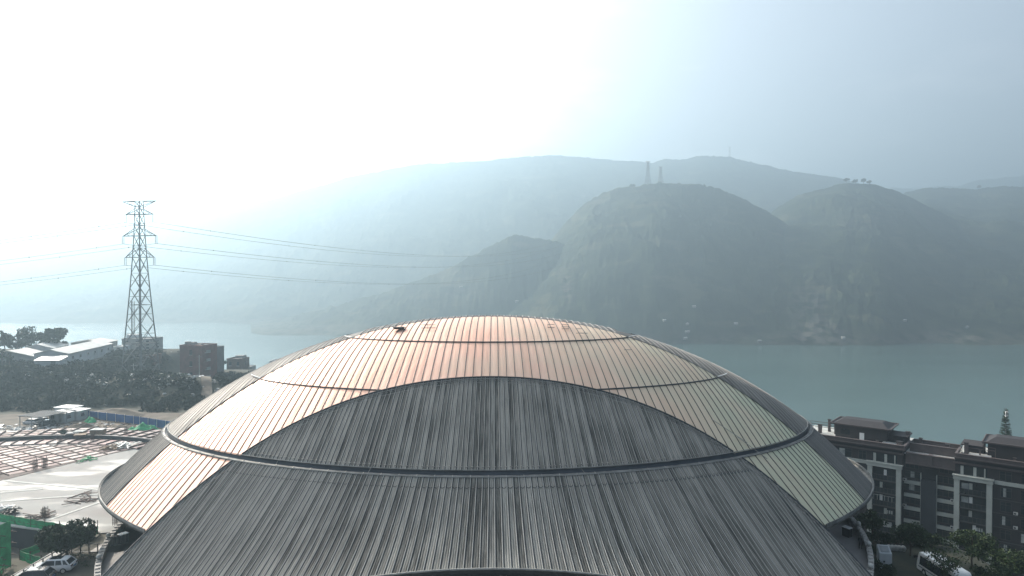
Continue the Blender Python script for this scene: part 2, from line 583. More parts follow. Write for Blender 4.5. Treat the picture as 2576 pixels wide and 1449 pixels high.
mb.tube(ring_curve(L3, 0, TAU, NR, 0.16, 0.03)[:-1], 0.06, 5, True)
mb.build('upper_eave_rail', M['rail'], HALL)

ribbon([ring_curve(ZT - 0.02 - (ZT - 0.02 - L3 - 0.1) * (i / 24.0) ** 1.5, 0, TAU, NR, -0.05) for i in range(25)], 'underlay', M['back_plain'])
# thin dark step lines between the copper tiers, and the pale pipes that end them
for L, off in ((L1, 0.12), (L2, 0.06)):
    pts = [p for p in ring_curve(L, -math.pi * .62, math.pi * .62, 240, off, 0.02) if ub(p.x) < -p.y < uf(p.x)]
    seg = [[pts[0]]]
    for p in pts[1:]:
        if (p - seg[-1][-1]).length > 3: seg.append([p])
        else: seg[-1].append(p)
    for sg in seg:
        if len(sg) > 2: MB().tube(sg, 0.10, 6).build('tier_step', M['dark_steel'], HALL)
    for s in (-1, 1):
        pts = [p for p in ring_curve(L, s * math.pi * .2, s * math.pi * .9, 300, 0.24, 0.08) if ub(p.x) - (4.2 if L == L2 else 2.6) < -p.y < ub(p.x) + 0.3]
        if len(pts) > 2:
            MB().tube(pts, 0.075, 6).build('end_pipe', M['white'], HALL)

# trims along the leaves
def leaf_curve(fn, x0, x1, n, cond, dz):
    out = []
    for i in range(n + 1):
        x = x0 + (x1 - x0) * i / n
        u = float(fn(x))
        z = float(dome_z(x, u))
        out.append((cond(z), Vector((x, -u, z + dz))))
    segs, cur = [], []
    for ok, p in out:
        if ok: cur.append(p)
        elif cur: segs.append(cur); cur = []
    if cur: segs.append(cur)
    return [s for s in segs if len(s) > 2]


mb = MB()
for sg in leaf_curve(uf, -47, 47, 300, lambda z: z > L3 or 0.3 < z < LS, 0.16): mb.tube(sg, 0.11, 6)
mb.build('front_leaf_trim', M['dark_steel'], HALL)
mb = MB()
for sg in leaf_curve(lambda x: uf(x) + 0.35, -47, 47, 300, lambda z: z > L3 or 0.3 < z < LS, 0.22): mb.tube(sg, 0.05, 5)
mb.build('front_leaf_rail', M['rail'], HALL)
mb = MB()
for sg in leaf_curve(ub, -52, 52, 300, lambda z: z > L3 or LE < z < LS, 0.12): mb.tube(sg, 0.07, 6)
mb.build('back_leaf_trim', M['flashing'], HALL)
mb = MB()
for s in (-1, 1):       # lightning cable on short clips just above the leaf edges
    for fn, d in ((lambda x: uf(x) + 1.1, 0.34),):
        for sg in leaf_curve(fn, s * 1, s * 46, 140, lambda z: z > L3 or 0.6 < z < LS, d):
            mb.tube(sg, 0.022, 4)
            for p in sg[::3]: mb.bar(p, p - Vector((0, 0, .3)), 0.03)
mb.build('lightning_cable', M['rail'], HALL)

# fixing clips: one row under the upper edge of the leaf, a dark scalloped lap below the gutter
mb = MB(); lap = MB(); prev = None
for i in range(-62, 63):
    X = i * .55 + .04
    rr = runs_of(X, .010, 18, lambda x, u, z: (u >= uf(x)) & (z > L3))
    if rr and rr[0][1] - rr[0][0] > 1.5:
        for du, w_ in ((.55, .16), (rr[0][1] - rr[0][0] - .35, .12)):
            u = rr[0][0] + du; x = float(fan_x(X, u, .010, 18))
            mb.bar(P3(x - w_, u, .20), P3(x + w_, u + .05, .20), .10, .07)
for i in range(-78, 79):
    X = i * .55 + .04
    rr = runs_of(X, .020, 22, lambda x, u, z: (u >= uf(x)) & (z < LS) & (z > .25) & (u < UE))
    if rr and rr[0][1] - rr[0][0] > 2.5:
        for q_, uu in enumerate((rr[0][0] + 1.0, rr[0][0] + 1.22)):
            x = float(fan_x(X + .27 * q_, uu, .020, 22)); p_ = P3(x, uu, .135)
            if prev and (p_ - prev).length < 1.2: lap.bar(prev, p_, .06, .04)
            prev = p_
mb.build('seam_clip', M['rail'], HALL)
lap.build('lap_line', M['black'], HALL)

# eaves: fascia and soffit everywhere except under the front leaf
def eave_range():
    lo = None
    for i in range(400):
        ph = math.pi * i / 400
        x, u = ring_pt(LE, ph)
        if u < uf(x): return ph
    return 0.5
PH0 = eave_range()
fa = ribbon([ring_curve(LE, PH0, TAU - PH0, NR, 0.12, 0.0), ring_curve(LE, PH0, TAU - PH0, NR, 0.16, 0.22), ring_curve(LE, PH0, TAU - PH0, NR, -0.30, 0.25), ring_curve(LE, PH0, TAU - PH0, NR, -0.45, -0.1),
             ring_curve(LE, PH0, TAU - PH0, NR, -0.2, -7.0)], 'eave_fascia', M['flashing'])
MB().tube(ring_curve(LE, PH0, TAU - PH0, NR, 0.22, 0.2), 0.07, 6).build('eave_rail', M['flashing'], HALL)
# front edge of the leaf
xs = [x for x in np.linspace(-45, 45, 160) if dome_z(x, UE) > 0.2]
MB().tube([P3(x, UE, 0.2) for x in xs], 0.10, 6).build('front_edge_rail', M['rail'], HALL)
ribbon([[P3(x, UE, 0.1) for x in xs], [P3(x, UE, -0.7) for x in xs], [P3(x, UE - 2.2, -0.9) for x in xs]], 'front_edge_fascia', M['black'])
# drum wall under the roof
ribbon([[Vector((p.x * .93, p.y * .93, 0)) for p in ring_curve(LE + 3.5, 0, TAU, NR)], [Vector((p.x * .93, p.y * .93, LE + 3.6)) for p in ring_curve(LE + 3.5, 0, TAU, NR)]], 'drum_wall', M['dark_steel'])


def dome_hit(px, py, dz=0.0):
    """point of the roof (hall space) under a picture point"""
    a, b = ray(px, py)
    Mi = Matrix.Translation(HALL.location) @ Matrix.Rotation(HALL.rotation_euler.z, 4, 'Z')
    Mi = Mi.inverted()
    prev = None
    for i in range(6000):
        d = 55 + i * 0.02
        p = Mi @ Vector((a * d, d, CAM_Z + b * d))
        if p.z < dome_z(p.x, -p.y) + dz: return p
    return p


# small things on the crown: a hatch, repair frames, stray cables
h = dome_hit(1003, 833)
mb = MB()
Mh = Matrix.Translation(h) @ Matrix.Rotation(R(15), 4, 'Z')
mb.box(-.75, .75, -.45, .45, .3, .55, Mh)
mb.box(-.9, .9, -.6, .6, .55, .62, Mh)
mb.build('roof_hatch', M['seam'], HALL)
mb = MB()
for (xa, xb, y) in ((1060, 1095, 824), (1060, 1095, 832), (1378, 1395, 823), (1378, 1395, 831), (1413, 1430, 824), (1413, 1432, 829), (1413, 1430, 834), (1448, 1463, 834), (1449, 1478, 845), (1570, 1590, 887)):
    mb.bar(dome_hit(xa, y) + Vector((0, 0, .4)), dome_hit(xb, y) + Vector((0, 0, .4)), 0.07)
for (x, ya, yb) in ((1076, 822, 834), (1378, 822, 832), (1430, 823, 835)):
    mb.bar(dome_hit(x, ya) + Vector((0, 0, .4)), dome_hit(x, yb) + Vector((0, 0, .4)), 0.06)
mb.build('patch_frame', M['seam'], HALL)
mb = MB()
for pts in (((935, 1180), (925, 1198)), ((700, 1165), (690, 1180)), ((1462, 1185), (1473, 1199)), ((1715, 1075), (1850, 1148)), ((1855, 1105), (1930, 1160)), ((1790, 1060), (1880, 1120))):
    mb.tube([dome_hit(*q) + Vector((0, 0, .3)) for q in pts], 0.035, 4)
mb.build('roof_cable', M['rail'], HALL)

# ------------------------------------------------------------------ terrace round the hall
TC = Vector((-3.25, 105.0, 0))
TR = 52.2
def ring_xy(r, n=160, c=TC): return [(c.x + r * math.cos(TAU * i / n), c.y + r * math.sin(TAU * i / n)) for i in range(n)]
M['paving'] = mat('terrace_paving', (0.33, 0.32, 0.315), 0.8, vary=0.16, scale=0.25, bump=0.1)
o = MB().prism(ring_xy(TR - 0.05), -9, 0.0).build('terrace', M['paving'])
tag(o, kind='structure')
o = empty('parapet_wall', (TC.x, TC.y, 0))
tag(o, 'curved stone parapet with ball finials round the hall terrace', 'parapet wall')
def ring_wall(r0, r1, z0, z1, n, name, m, parent):
    mb = MB()
    for i in range(n):
        a, b = TAU * i / n, TAU * (i + 1) / n
        P = lambda r, t, z: Vector((r * math.cos(t), r * math.sin(t), z))
        mb.add([P(r0, a, z0), P(r1, a, z0), P(r1, a, z1), P(r0, a, z1), P(r0, b, z0), P(r1, b, z0), P(r1, b, z1), P(r0, b, z1)],
               [(0, 4, 7, 3), (1, 2, 6, 5), (3, 7, 6, 2)])
    return mb.build(name, m, parent)
ring_wall(TR - 0.42, TR + 0.0, 0.0, 0.95, 160, 'wall_panel', M['stone'], o)
ring_wall(TR - 0.52, TR + 0.12, 0.95, 1.08, 160, 'coping', M['concrete'], o)
mb = MB()
for i in range(300):     # shallow coping blocks
    t = TAU * i / 300
    if not (-0.75 < math.sin(t) < 0.35): continue
    Mx = Matrix.Rotation(t, 4, 'Z') @ Matrix.Translation((TR - 0.2, 0, 1.08))
    mb.box(-.24, .24, -.22, .22, 0, .12, Mx)
    Mx = Matrix.Rotation(t, 4, 'Z') @ Matrix.Translation((TR + 0.06, 0, 0))
    mb.box(0, .07, -.3, .3, .12, .8, Mx)
mb.build('coping_block', M['stone'], o)
nf = 44
for i in range(nf):
    t = TAU * (i + 0.3) / nf
    if not (-0.8 < math.sin(t) < 0.2): continue
    f = MB().box(-.3, .3, -.3, .3, 0.02, 1.2).build('pier', M['stone'], o)
    f.location = (math.cos(t) * (TR - .2), math.sin(t) * (TR - .2), 0)
    f.rotation_euler = (0, 0, t)
    b = MB().ball((0, 0, 1.48), 0.3, 12, 8).build('ball_finial', M['pale_concrete'], f, True)

# white topped cabinets on the terrace, under the eave corners
for (px, py, rz, lab) in ((310, 1341, -0.5, 'dark cabinet with a white top beside the green netted plaza, under the bright roof corner'), (2131, 1325, 0.5, 'dark cabinet with a white top under the roof corner facing the apartment block')):
    p = at_z(px, py, 1.3); p.z = 0
    t = tag(empty('cabinet', p, rz), lab, 'cabinet', 'cabinets on the terrace')
    MB().box(-.36, .36, -.5, .5, .02, 1.2).build('body', M['black'], t)
    MB().box(-.42, .42, -.56, .56, 1.2, 1.28).build('lid', M['white'], t)

# ------------------------------------------------------------------ noise
def _hash(ix, iy, seed):
    n = (ix * 374761393 + iy * 668265263 + seed * 974634777) & 0x7fffffff
    n = ((n ^ (n >> 13)) * 1274126177) & 0x7fffffff
    return ((n ^ (n >> 16)) & 0xffff) / 65535.0


def vnoise(x, y, seed=0):
    x = np.asarray(x, float); y = np.asarray(y, float)
    ix, iy = np.floor(x).astype(np.int64), np.floor(y).astype(np.int64)
    fx, fy = x - ix, y - iy
    fx, fy = fx * fx * (3 - 2 * fx), fy * fy * (3 - 2 * fy)
    a, b = _hash(ix, iy, seed), _hash(ix + 1, iy, seed)
    c, d = _hash(ix, iy + 1, seed), _hash(ix + 1, iy + 1, seed)
    return (a * (1 - fx) + b * fx) * (1 - fy) + (c * (1 - fx) + d * fx) * fy - 0.5


def fbm(x, y, octv=4, seed=0):
    s, a = 0, 1.0
    for i in range(octv):
        s = s + a * vnoise(x, y, seed + i * 17)
        x, y, a = x * 2.03 + 5.3, y * 2.03 + 1.7, a * 0.5
    return s


WZ = -65.0
SST = lambda a, b, x: (lambda t: t * t * (3 - 2 * t))(np.clip((x - a) / (b - a), 0, 1))

# ------------------------------------------------------------------ the city ground
def slab_edge(x): return 97.7 + (x + 73.3) * (-0.28)      # edge of the plaza slab above the pit


def ground_h(x, y):
    x = np.asarray(x, float); y = np.asarray(y, float)
    h = np.full(np.broadcast(x, y).shape, -0.15)
    h = h + 0.25 * fbm(x / 6, y / 6, 3, 3) * ((x > -57) & (x < -40) & (y < 92))
    # pit beside the slab
    pit = (x < -57.6) & (y < slab_edge(x) - 0.25) & (y > 55)
    h = np.where(pit, -2.9 + 0.5 * fbm(x / 3, y / 3, 3, 5), h)
    # vegetated bank to the upper left
    bank = SST(176, 208, y + 6 * fbm(x / 25, y / 25, 2, 8)) * SST(-72, -100, x)
    h = h + 6.2 * bank + bank * (1 - bank) * 6 * fbm(x / 9, y / 9, 3, 9)
    # shoulder beside the dirt road, lower ground by the brick block
    h = h - 8.5 * SST(-134, -125, x) * SST(202, 228, y) * (x < 40)
    # right flank falls in steps to the apartment block
    r = SST(40, 50, x)
    h = h * (1 - r) + r * (-7.6 - 0.0 * y)
    lower = SST(112, 132, y + 0.55 * (x - 60)) * SST(38, 50, x) + SST(70, 88, x) * SST(38, 50, x)
    h = h - 20.5 * np.clip(lower, 0, 1)
    # down to the river
    bk = SST(275, 380, y) * (x < 20) + SST(185, 250, y) * (x >= 20) * SST(20, 60, x)
    bk = np.maximum(bk, SST(275, 380, y))
    h = h + (-75 - h) * bk
    return h


M['ground'] = mat('mixed_ground', (0.070, 0.065, 0.052), 0.95, vary=0.45, scale=0.10, bump=0.5, bscale=1.2, second=(0.085, 0.08, 0.058), detail=9)
gx = np.unique(np.concatenate([np.arange(-1400, -300, 40), np.arange(-300, -90, 3.0), np.arange(-90, -40, 0.75), np.arange(-40, 40, 8), np.arange(40, 130, 1.5), np.arange(130, 400, 8), np.arange(400, 1100, 40)]))
gy = np.unique(np.concatenate([np.arange(-400, 50, 30), np.arange(50, 112, 0.75), np.arange(112, 260, 2.0), np.arange(260, 470, 6)]))
GX, GY = np.meshgrid(gx, gy)
GZ = ground_h(GX, GY)
def grid_faces(nr, nc):
    i = np.arange(nr - 1)[:, None] * nc + np.arange(nc - 1)[None, :]
    return np.stack([i, i + 1, i + 1 + nc, i + nc], -1).reshape(-1, 4)
gattr = None
o = mesh_np('ground', np.stack([GX, GY, GZ], -1).reshape(-1, 3), grid_faces(len(gy), len(gx)), M['ground'])
tag(o, kind='structure')
gh = lambda x, y: float(ground_h(x, y))
ga = o.data.attributes.new('turf', 'FLOAT', 'POINT')
turf = SST(42, 50, GX) + SST(168, 186, GY + 5 * fbm(GX / 18, GY / 18, 3, 4)) * (GX < 30)
turf = turf * (1 - 0.15 * SST(58, 64, GX) * SST(116, 108, GY) * SST(72, 66, GX))
ga.data.foreach_set('value', np.clip(turf, 0, 1).astype(np.float32).ravel())
nt = M['ground'].node_tree
at = nt.nodes.new('ShaderNodeAttribute'); at.attribute_name = 'turf'
gp = nt.nodes['Principled BSDF']; old = gp.inputs['Base Color'].links[0].from_socket
tn = nt.nodes.new('ShaderNodeTexNoise'); tn.inputs['Scale'].default_value = 0.35; tn.inputs['Detail'].default_value = 8
tcg = [n for n in nt.nodes if n.type == 'TEX_COORD'][0]; nt.links.new(tcg.outputs['Object'], tn.inputs['Vector'])
tr_ = nt.nodes.new('ShaderNodeValToRGB'); tr_.color_ramp.elements[0].position = .35; tr_.color_ramp.elements[1].position = .68
tr_.color_ramp.elements[0].color = (0.010, 0.016, 0.008, 1); tr_.color_ramp.elements[1].color = (0.036, 0.038, 0.022, 1)
nt.links.new(tn.outputs[0], tr_.inputs[0])
gm = nt.nodes.new('ShaderNodeMix'); gm.data_type = 'RGBA'
nt.links.new(at.outputs['Fac'], gm.inputs['Factor']); nt.links.new(old, gm.inputs['A']); nt.links.new(tr_.outputs[0], gm.inputs['B'])
nt.links.new(gm.outputs['Result'], gp.inputs['Base Color'])

# ------------------------------------------------------------------ river
wm = mat('river_water', (0.060, 0.115, 0.110), 0.16, vary=0.08, scale=0.004, spec=0.5, second=(0.07, 0.125, 0.118))
nt = wm.node_tree
nz = nt.nodes.new('ShaderNodeTexNoise'); nz.inputs['Scale'].default_value = 0.35; nz.inputs['Detail'].default_value = 6
tc = nt.nodes.new('ShaderNodeTexCoord'); nt.links.new(tc.outputs['Object'], nz.inputs['Vector'])
wmp2 = nt.nodes.new('ShaderNodeMapping'); wmp2.inputs['Scale'].default_value = (0.0022, 0.016, 1); wmp2.inputs['Rotation'].default_value = (0, 0, R(9))
wn2 = nt.nodes.new('ShaderNodeTexNoise'); wn2.inputs['Scale'].default_value = 1.0; wn2.inputs['Detail'].default_value = 6
nt.links.new(tc.outputs['Object'], wmp2.inputs['Vector']); nt.links.new(wmp2.outputs[0], wn2.inputs['Vector'])
wr2 = nt.nodes.new('ShaderNodeMapRange'); wr2.inputs['From Min'].default_value = .35; wr2.inputs['From Max'].default_value = .65; wr2.inputs['To Min'].default_value = .15; wr2.inputs['To Max'].default_value = .20
nt.links.new(wn2.outputs[0], wr2.inputs['Value']); nt.links.new(wr2.outputs[0], nt.nodes['Principled BSDF'].inputs['Roughness'])
bp = nt.nodes.new('ShaderNodeBump'); bp.inputs['Strength'].default_value = 0.25; bp.inputs['Distance'].default_value = 0.6
nt.links.new(nz.outputs[0], bp.inputs['Height']); nt.links.new(bp.outputs[0], nt.nodes['Principled BSDF'].inputs['Normal'])
o = MB().add([(-6500, -900, WZ), (6500, -900, WZ), (6500, 7900, WZ), (-6500, 7900, WZ)], [(0, 1, 2, 3)]).build('river', wm)
tag(o, kind='structure')

# ------------------------------------------------------------------ hills across the river
def hill_profile(pts, px):
    xs = np.array([p[0] for p in pts], float); ys = np.array([p[1] for p in pts], float)
    v = np.interp(px, xs, ys)
    # soften the corners of the poly-line
    k = 12.0
    return (v * 2 + np.interp(px - k, xs, ys) + np.interp(px + k, xs, ys)) / 4


HILLS = [  # crest line (picture x, y), crest distance, foot distance, shape
    ([(-900, 760), (-400, 720), (0, 655), (200, 622), (400, 583), (560, 535), (750, 482), (900, 441), (1050, 413), (1250, 402), (1390, 389), (1500, 399), (1600, 404), (1640, 411), (1665, 398), (1700, 402), (1770, 391), (1830, 393), (1900, 411), (2000, 432), (2100, 446), (2200, 468), (2300, 500), (2500, 560), (3400, 640)], 2650, 1480, 1.0, 0.0),
    ([(380, 872), (520, 838), (700, 806), (850, 772), (1000, 722), (1100, 690), (1160, 660), (1230, 617), (1300, 590), (1340, 600), (1400, 607), (1480, 640), (1600, 720), (1800, 872)], 1360, 1160, 0.8, 0.6),
    ([(1020, 872), (1150, 810), (1270, 730), (1360, 640), (1432, 552), (1480, 505), (1530, 482), (1590, 469), (1640, 463), (1700, 463), (1760, 468), (1800, 476), (1860, 497), (1930, 532), (1960, 548), (2000, 582), (2050, 650), (2120, 740), (2250, 872)], 1480, 1022, 0.85, 0.5),
    ([(1700, 872), (1850, 640), (1950, 522), (2000, 492), (2060, 476), (2120, 462), (2190, 463), (2250, 480), (2300, 500), (2400, 555), (2500, 620), (2620, 690), (2900, 872)], 1700, 1012, 0.9, 0.5),
    ([(2050, 872), (2200, 560), (2270, 484), (2330, 472), (2400, 473), (2450, 478), (2500, 471), (2600, 468), (2800, 480), (3400, 560)], 2250, 1016, 0.95, 0.4),
    ([(2050, 560), (2240, 470), (2300, 476), (2370, 466), (2405, 472), (2440, 456), (2500, 449), (2576, 441), (2800, 430), (3400, 470)], 3700, 2600, 1.0, 0.2),
]
_b = [ray(CX, y)[1] for y in (300, 900)]
def zpx(y, d):   # height above datum of picture row y at distance d
    t = _b[0] + (np.asarray(y, float) - 300) / 600 * (_b[1] - _b[0])
    return CAM_Z + t * d


def hills_h(px, d, detail=True):
    X = (px - CX) / F * d
    out = np.full(np.broadcast(px, d).shape, -80.0)
    wob = 60 * fbm(X / 260, d / 260, 3, 21)
    for i, (pts, dc, df, sh, spur) in enumerate(HILLS):
        crest = hill_profile(pts, px + (0 if not detail else 0))
        zc = zpx(crest, dc)
        top = np.maximum(zc - WZ, 0)
        foot = df + 35 * fbm(px / 130, px * 0 + i * 7.7, 3, 40 + i) * (1 if df < 1100 else 2)
        t = (d - foot) / (dc - foot)
        rid = fbm(X / 120.0 + 0.8 * wob / 60 + d / 400, d / 260, 4, 60 + i)      # spurs and gullies
        tt = np.clip(t, 0, 1)
        prof = np.where(tt > 0, np.power(np.maximum(tt, 1e-6), sh), 0)
        prof = prof + 0.11 * np.sin(np.pi * tt) * rid * (0.6 + spur)
        h = WZ - 3 + (top + 3) * prof
        back = (d - dc) / (dc - df)
        h = np.where(back > 0, WZ + top * (1 - 0.9 * np.clip(back, 0, 3) ** 1.3), h)
        h = np.where((t > -0.02) & (top > 4), h, -80)
        out = np.maximum(out, h)
    if detail:
        on = np.clip((out - WZ) / 25, 0, 1)
        out = out + on * (7 * fbm(X / 45, d / 60, 3, 90) + 6.0 * np.abs(fbm(X / 11, d / 14, 2, 95)) * (0.35 + 1.3 * np.clip(fbm(X / 140, d / 140, 2, 99) + .5, 0, 1)))
    return out


pxs = np.arange(-900, 3420, 2.6)
ds = np.unique(np.concatenate([np.arange(930, 1200, 6), np.arange(1200, 1800, 7), np.arange(1800, 2800, 13), np.arange(2800, 4300, 60)]))
PX, DD = np.meshgrid(pxs, ds)
HZ = hills_h(PX, DD)
HXX = (PX - CX) / F * DD
M['hill'] = None
hm = bpy.data.materials.new('wooded_hillside')
hm.use_nodes = True
nt = hm.node_tree; p = nt.nodes['Principled BSDF']
p.inputs['Roughness'].default_value = 0.95; p.inputs['Specular IOR Level'].default_value = 0.1
tc = nt.nodes.new('ShaderNodeTexCoord')
def nnoise(scale, det=5, st=(1, 1, 1)):
    mp = nt.nodes.new('ShaderNodeMapping'); mp.inputs['Scale'].default_value = st
    nt.links.new(tc.outputs['Object'], mp.inputs['Vector'])
    n = nt.nodes.new('ShaderNodeTexNoise'); n.inputs['Scale'].default_value = scale; n.inputs['Detail'].default_value = det
    nt.links.new(mp.outputs[0], n.inputs['Vector']); return n.outputs[0]
def ramp(fac, stops):
    r = nt.nodes.new('ShaderNodeValToRGB')
    while len(r.color_ramp.elements) < len(stops): r.color_ramp.elements.new(0.5)
    for e, (q, c) in zip(r.color_ramp.elements, stops): e.position = q; e.color = c + (1,)
    nt.links.new(fac, r.inputs[0]); return r.outputs[0]
forest = ramp(nnoise(0.03, 9), [(0.35, (0.012, 0.022, 0.014)), (0.5, (0.022, 0.036, 0.020)), (0.66, (0.045, 0.058, 0.032))])
field = ramp(nnoise(0.012, 5, (1, 1, 3)), [(0.57, (0, 0, 0)), (0.66, (1, 1, 1))])
mx = nt.nodes.new('ShaderNodeMix'); mx.data_type = 'RGBA'
nt.links.new(field, mx.inputs['Factor']); nt.links.new(forest, mx.inputs['A']); mx.inputs['B'].default_value = (0.07, 0.075, 0.045, 1)
at = nt.nodes.new('ShaderNodeAttribute'); at.attribute_name = 'rock'
rk = nnoise(0.05, 7, (1, 1, 2.2))
mm = nt.nodes.new('ShaderNodeMath'); mm.operation = 'MULTIPLY'; nt.links.new(at.outputs['Fac'], mm.inputs[0])
rr2 = ramp(rk, [(0.42, (0, 0, 0)), (0.56, (1, 1, 1))]); nt.links.new(rr2, mm.inputs[1])
m2 = nt.nodes.new('ShaderNodeMix'); m2.data_type = 'RGBA'
nt.links.new(mm.outputs[0], m2.inputs['Factor']); nt.links.new(mx.outputs['Result'], m2.inputs['A']); m2.inputs['B'].default_value = (0.13, 0.125, 0.105, 1)
nt.links.new(m2.outputs['Result'], p.inputs['Base Color'])
hill_o = mesh_np('hills', np.stack([HXX, DD, HZ], -1).reshape(-1, 3), grid_faces(len(ds), len(pxs)), hm)
tag(hill_o, kind='structure')
py = 700 - (HZ - CAM_Z) / DD * F        # row each vertex shows at, only to place bare rock on the right slopes
def blob(cx, cy, rx, ry): return np.exp(-(((PX - cx) / rx) ** 2 + ((py - cy) / ry) ** 2))
rock = blob(2060, 840, 60, 40) + 0.9 * blob(2035, 760, 45, 45) + 0.9 * blob(1425, 725, 14, 45) + 0.6 * blob(2400, 845, 90, 20) + 0.4 * blob(2180, 560, 80, 25)
rock = rock + 0.5 * np.exp(-((HZ - WZ - 6) / 8.0) ** 2) + 0.5 * blob(1490, 500, 60, 25) + 0.35 * blob(1150, 740, 80, 30)
a = hill_o.data.attributes.new('rock', 'FLOAT', 'POINT')
a.data.foreach_set('value', np.clip(rock, 0, 1).astype(np.float32).ravel())


def hill_hit(px, py_):
    for d in np.arange(960, 4200, 4.0):
        if float(hills_h(np.array(float(px)), np.array(d))) > float(zpx(py_, d)):
            p = at_y(px, py_, d); p.z = float(hills_h(np.array(float(px)), np.array(d))); return p
    return None


# ------------------------------------------------------------------ haze
hz = bpy.data.materials.new('haze_air'); hz.use_nodes = True
nt = hz.node_tree; nt.nodes.remove(nt.nodes['Principled BSDF'])
pv = nt.nodes.new('ShaderNodeVolumePrincipled')
pv.inputs['Color'].default_value = (0.55, 0.795, 1.0, 1)
pv.inputs['Density'].default_value = 0.00062
pv.inputs['Anisotropy'].default_value = 0.55
nt.links.new(pv.outputs[0], nt.nodes['Material Output'].inputs['Volume'])
o = MB().box(-7000, 7000, -1000, 8000, -80, 640).build('haze', hz)
tag(o, kind='stuff')

# ------------------------------------------------------------------ trees
def leaf_cloud(clumps, n, size, seed, flat=0.75):
    rg = np.random.default_rng(seed)
    cl = np.array(clumps, float)           # x y z r
    w = cl[:, 3] ** 2; w = w / w.sum()
    k = rg.choice(len(cl), n, p=w)
    d = rg.normal(size=(n, 3)); d /= np.linalg.norm(d, axis=1)[:, None]
    rad = cl[k, 3] * (0.55 + 0.5 * rg.random(n) ** 0.6)
    c = cl[k, :3] + d * rad[:, None] * np.array([1, 1, flat])
    a = rg.normal(size=(n, 3)); a /= np.linalg.norm(a, axis=1)[:, None]
    b = np.cross(a, rg.normal(size=(n, 3))); b /= np.linalg.norm(b, axis=1)[:, None]
    s = size * (0.6 + 0.8 * rg.random(n))[:, None]
    V = np.stack([c - a * s, c + b * s * .5, c + a * s, c - b * s * .5], 1).reshape(-1, 3)
    return V, np.arange(4 * n).reshape(n, 4)


def crown_clumps(rx, rz, z0, n, seed, rough=0.32):
    rg = random.Random(seed)
    out = []
    for _ in range(n):
        t, ph = rg.uniform(0, TAU), math.asin(rg.uniform(-0.75, 1))
        q = rg.uniform(0.35, 1.0)
        out.append((rx * q * math.cos(t) * math.cos(ph), rx * q * math.sin(t) * math.cos(ph), z0 + rz * q * math.sin(ph), rx * rg.uniform(rough * .6, rough * 1.3)))
    return out


def tree(name, loc, h, rx, seed, label, group=None, n=2200, leaf=0.2, m='leaf', trunk_r=0.14, crown_low=0.35, nclump=26):
    o = tag(empty(name, loc, seed * 1.3), label, 'tree', group)
    rg = random.Random(seed)
    zc = h * (crown_low + 1) / 2
    rz = h * (1 - crown_low) / 2
    cl = crown_clumps(rx, rz, zc, nclump, seed)
    V, Fc = leaf_cloud(cl, n, leaf, seed)
    mesh_np('crown', V, Fc, M[m], o)
    mb = MB()
    pts = [(0, 0, -.3), (rg.uniform(-.1, .1), rg.uniform(-.1, .1), h * .25), (rg.uniform(-.15, .15), rg.uniform(-.15, .15), h * .5), (0, 0, h * .8)]
    mb.tube(pts, [trunk_r * 1.2, trunk_r, trunk_r * .75, trunk_r * .3], 7)
    for c in cl[::4]:
        b = Vector(pts[1]).lerp(Vector(pts[2]), rg.random())
        mid = b.lerp(Vector(c[:3]), .5) + Vector((0, 0, .1 * h))
        mb.tube([b, mid, c[:3]], [trunk_r * .5, trunk_r * .35, trunk_r * .12], 5)
    mb.build('trunk', M['bark'], o)
    return o


# ------------------------------------------------------------------ apartment block on the right
AP0 = Vector((75.3, 164.8, 0)); AE = Vector((0.768, -0.641, 0)).normalized(); AN = Vector((-AE.y * -1 * -1, 0, 0))
AN = Vector((AE.y, -AE.x, 0))          # outward, towards the camera side
APT = empty('apartment_building', AP0, math.atan2(AE.y, AE.x))
tag(APT, 'dark brown apartment block with pale frames and penthouse roofs above the river', 'apartment building')
# local axes: x along the facade, y into the building (outward is -y)
M['apt_wall'] = mat('apt_brown_wall', (0.024, 0.020, 0.021), 0.8, vary=0.2, scale=0.4)
M['apt_panel'] = mat('apt_slate_panel', (0.026, 0.031, 0.038), 0.7, vary=0.15, scale=0.5)
M['apt_frame'] = mat('apt_pale_frame', (0.40, 0.42, 0.39), 0.75, vary=0.12, scale=0.5)
M['apt_roof'] = mat('apt_roof_tile', (0.024, 0.020, 0.021), 0.6, vary=0.2, scale=1.2)
M['apt_trim'] = mat('apt_roof_trim', (0.085, 0.066, 0.064), 0.6, vary=0.2, scale=1.0)
M['apt_glass'] = mat('apt_window_glass', (0.025, 0.03, 0.032), 0.12, vary=0.5, scale=0.5, spec=0.6)
M['apt_slab'] = mat('apt_balcony_slab', (0.06, 0.06, 0.06), 0.8, vary=0.2, scale=0.5)
M['curtain'] = mat('curtain', (0.34, 0.36, 0.35), 0.9, vary=0.35, scale=0.8)
ZB, ZP = -31.0, -3.0          # base and parapet top
FH = 2.95
def A_(name, m, fn, parent=APT):
    mb = MB(); fn(mb); return mb.build(name, M[m], parent)
# main masses: left block, recessed link, right block
A_('wall', 'apt_wall', lambda b: b.box(-6, 17, 0.0, 14, ZB, ZP - 1.0))
A_('wall', 'apt_wall', lambda b: b.box(17.002, 27.0, 1.6, 13, ZB, ZP - 2.2))
A_('wall', 'apt_wall', lambda b: b.box(27.002, 58, 0.0, 14, ZB, ZP - 1.0))
A_('slate_panel', 'apt_panel', lambda b: b.box(20.6, 23.5, 0.35, 1.7, ZB, ZP - 7.3))
A_('recess_wall', 'black', lambda b: b.box(20.6, 23.5, 1.45, 1.62, ZP - 7.2, ZP - 4.8))
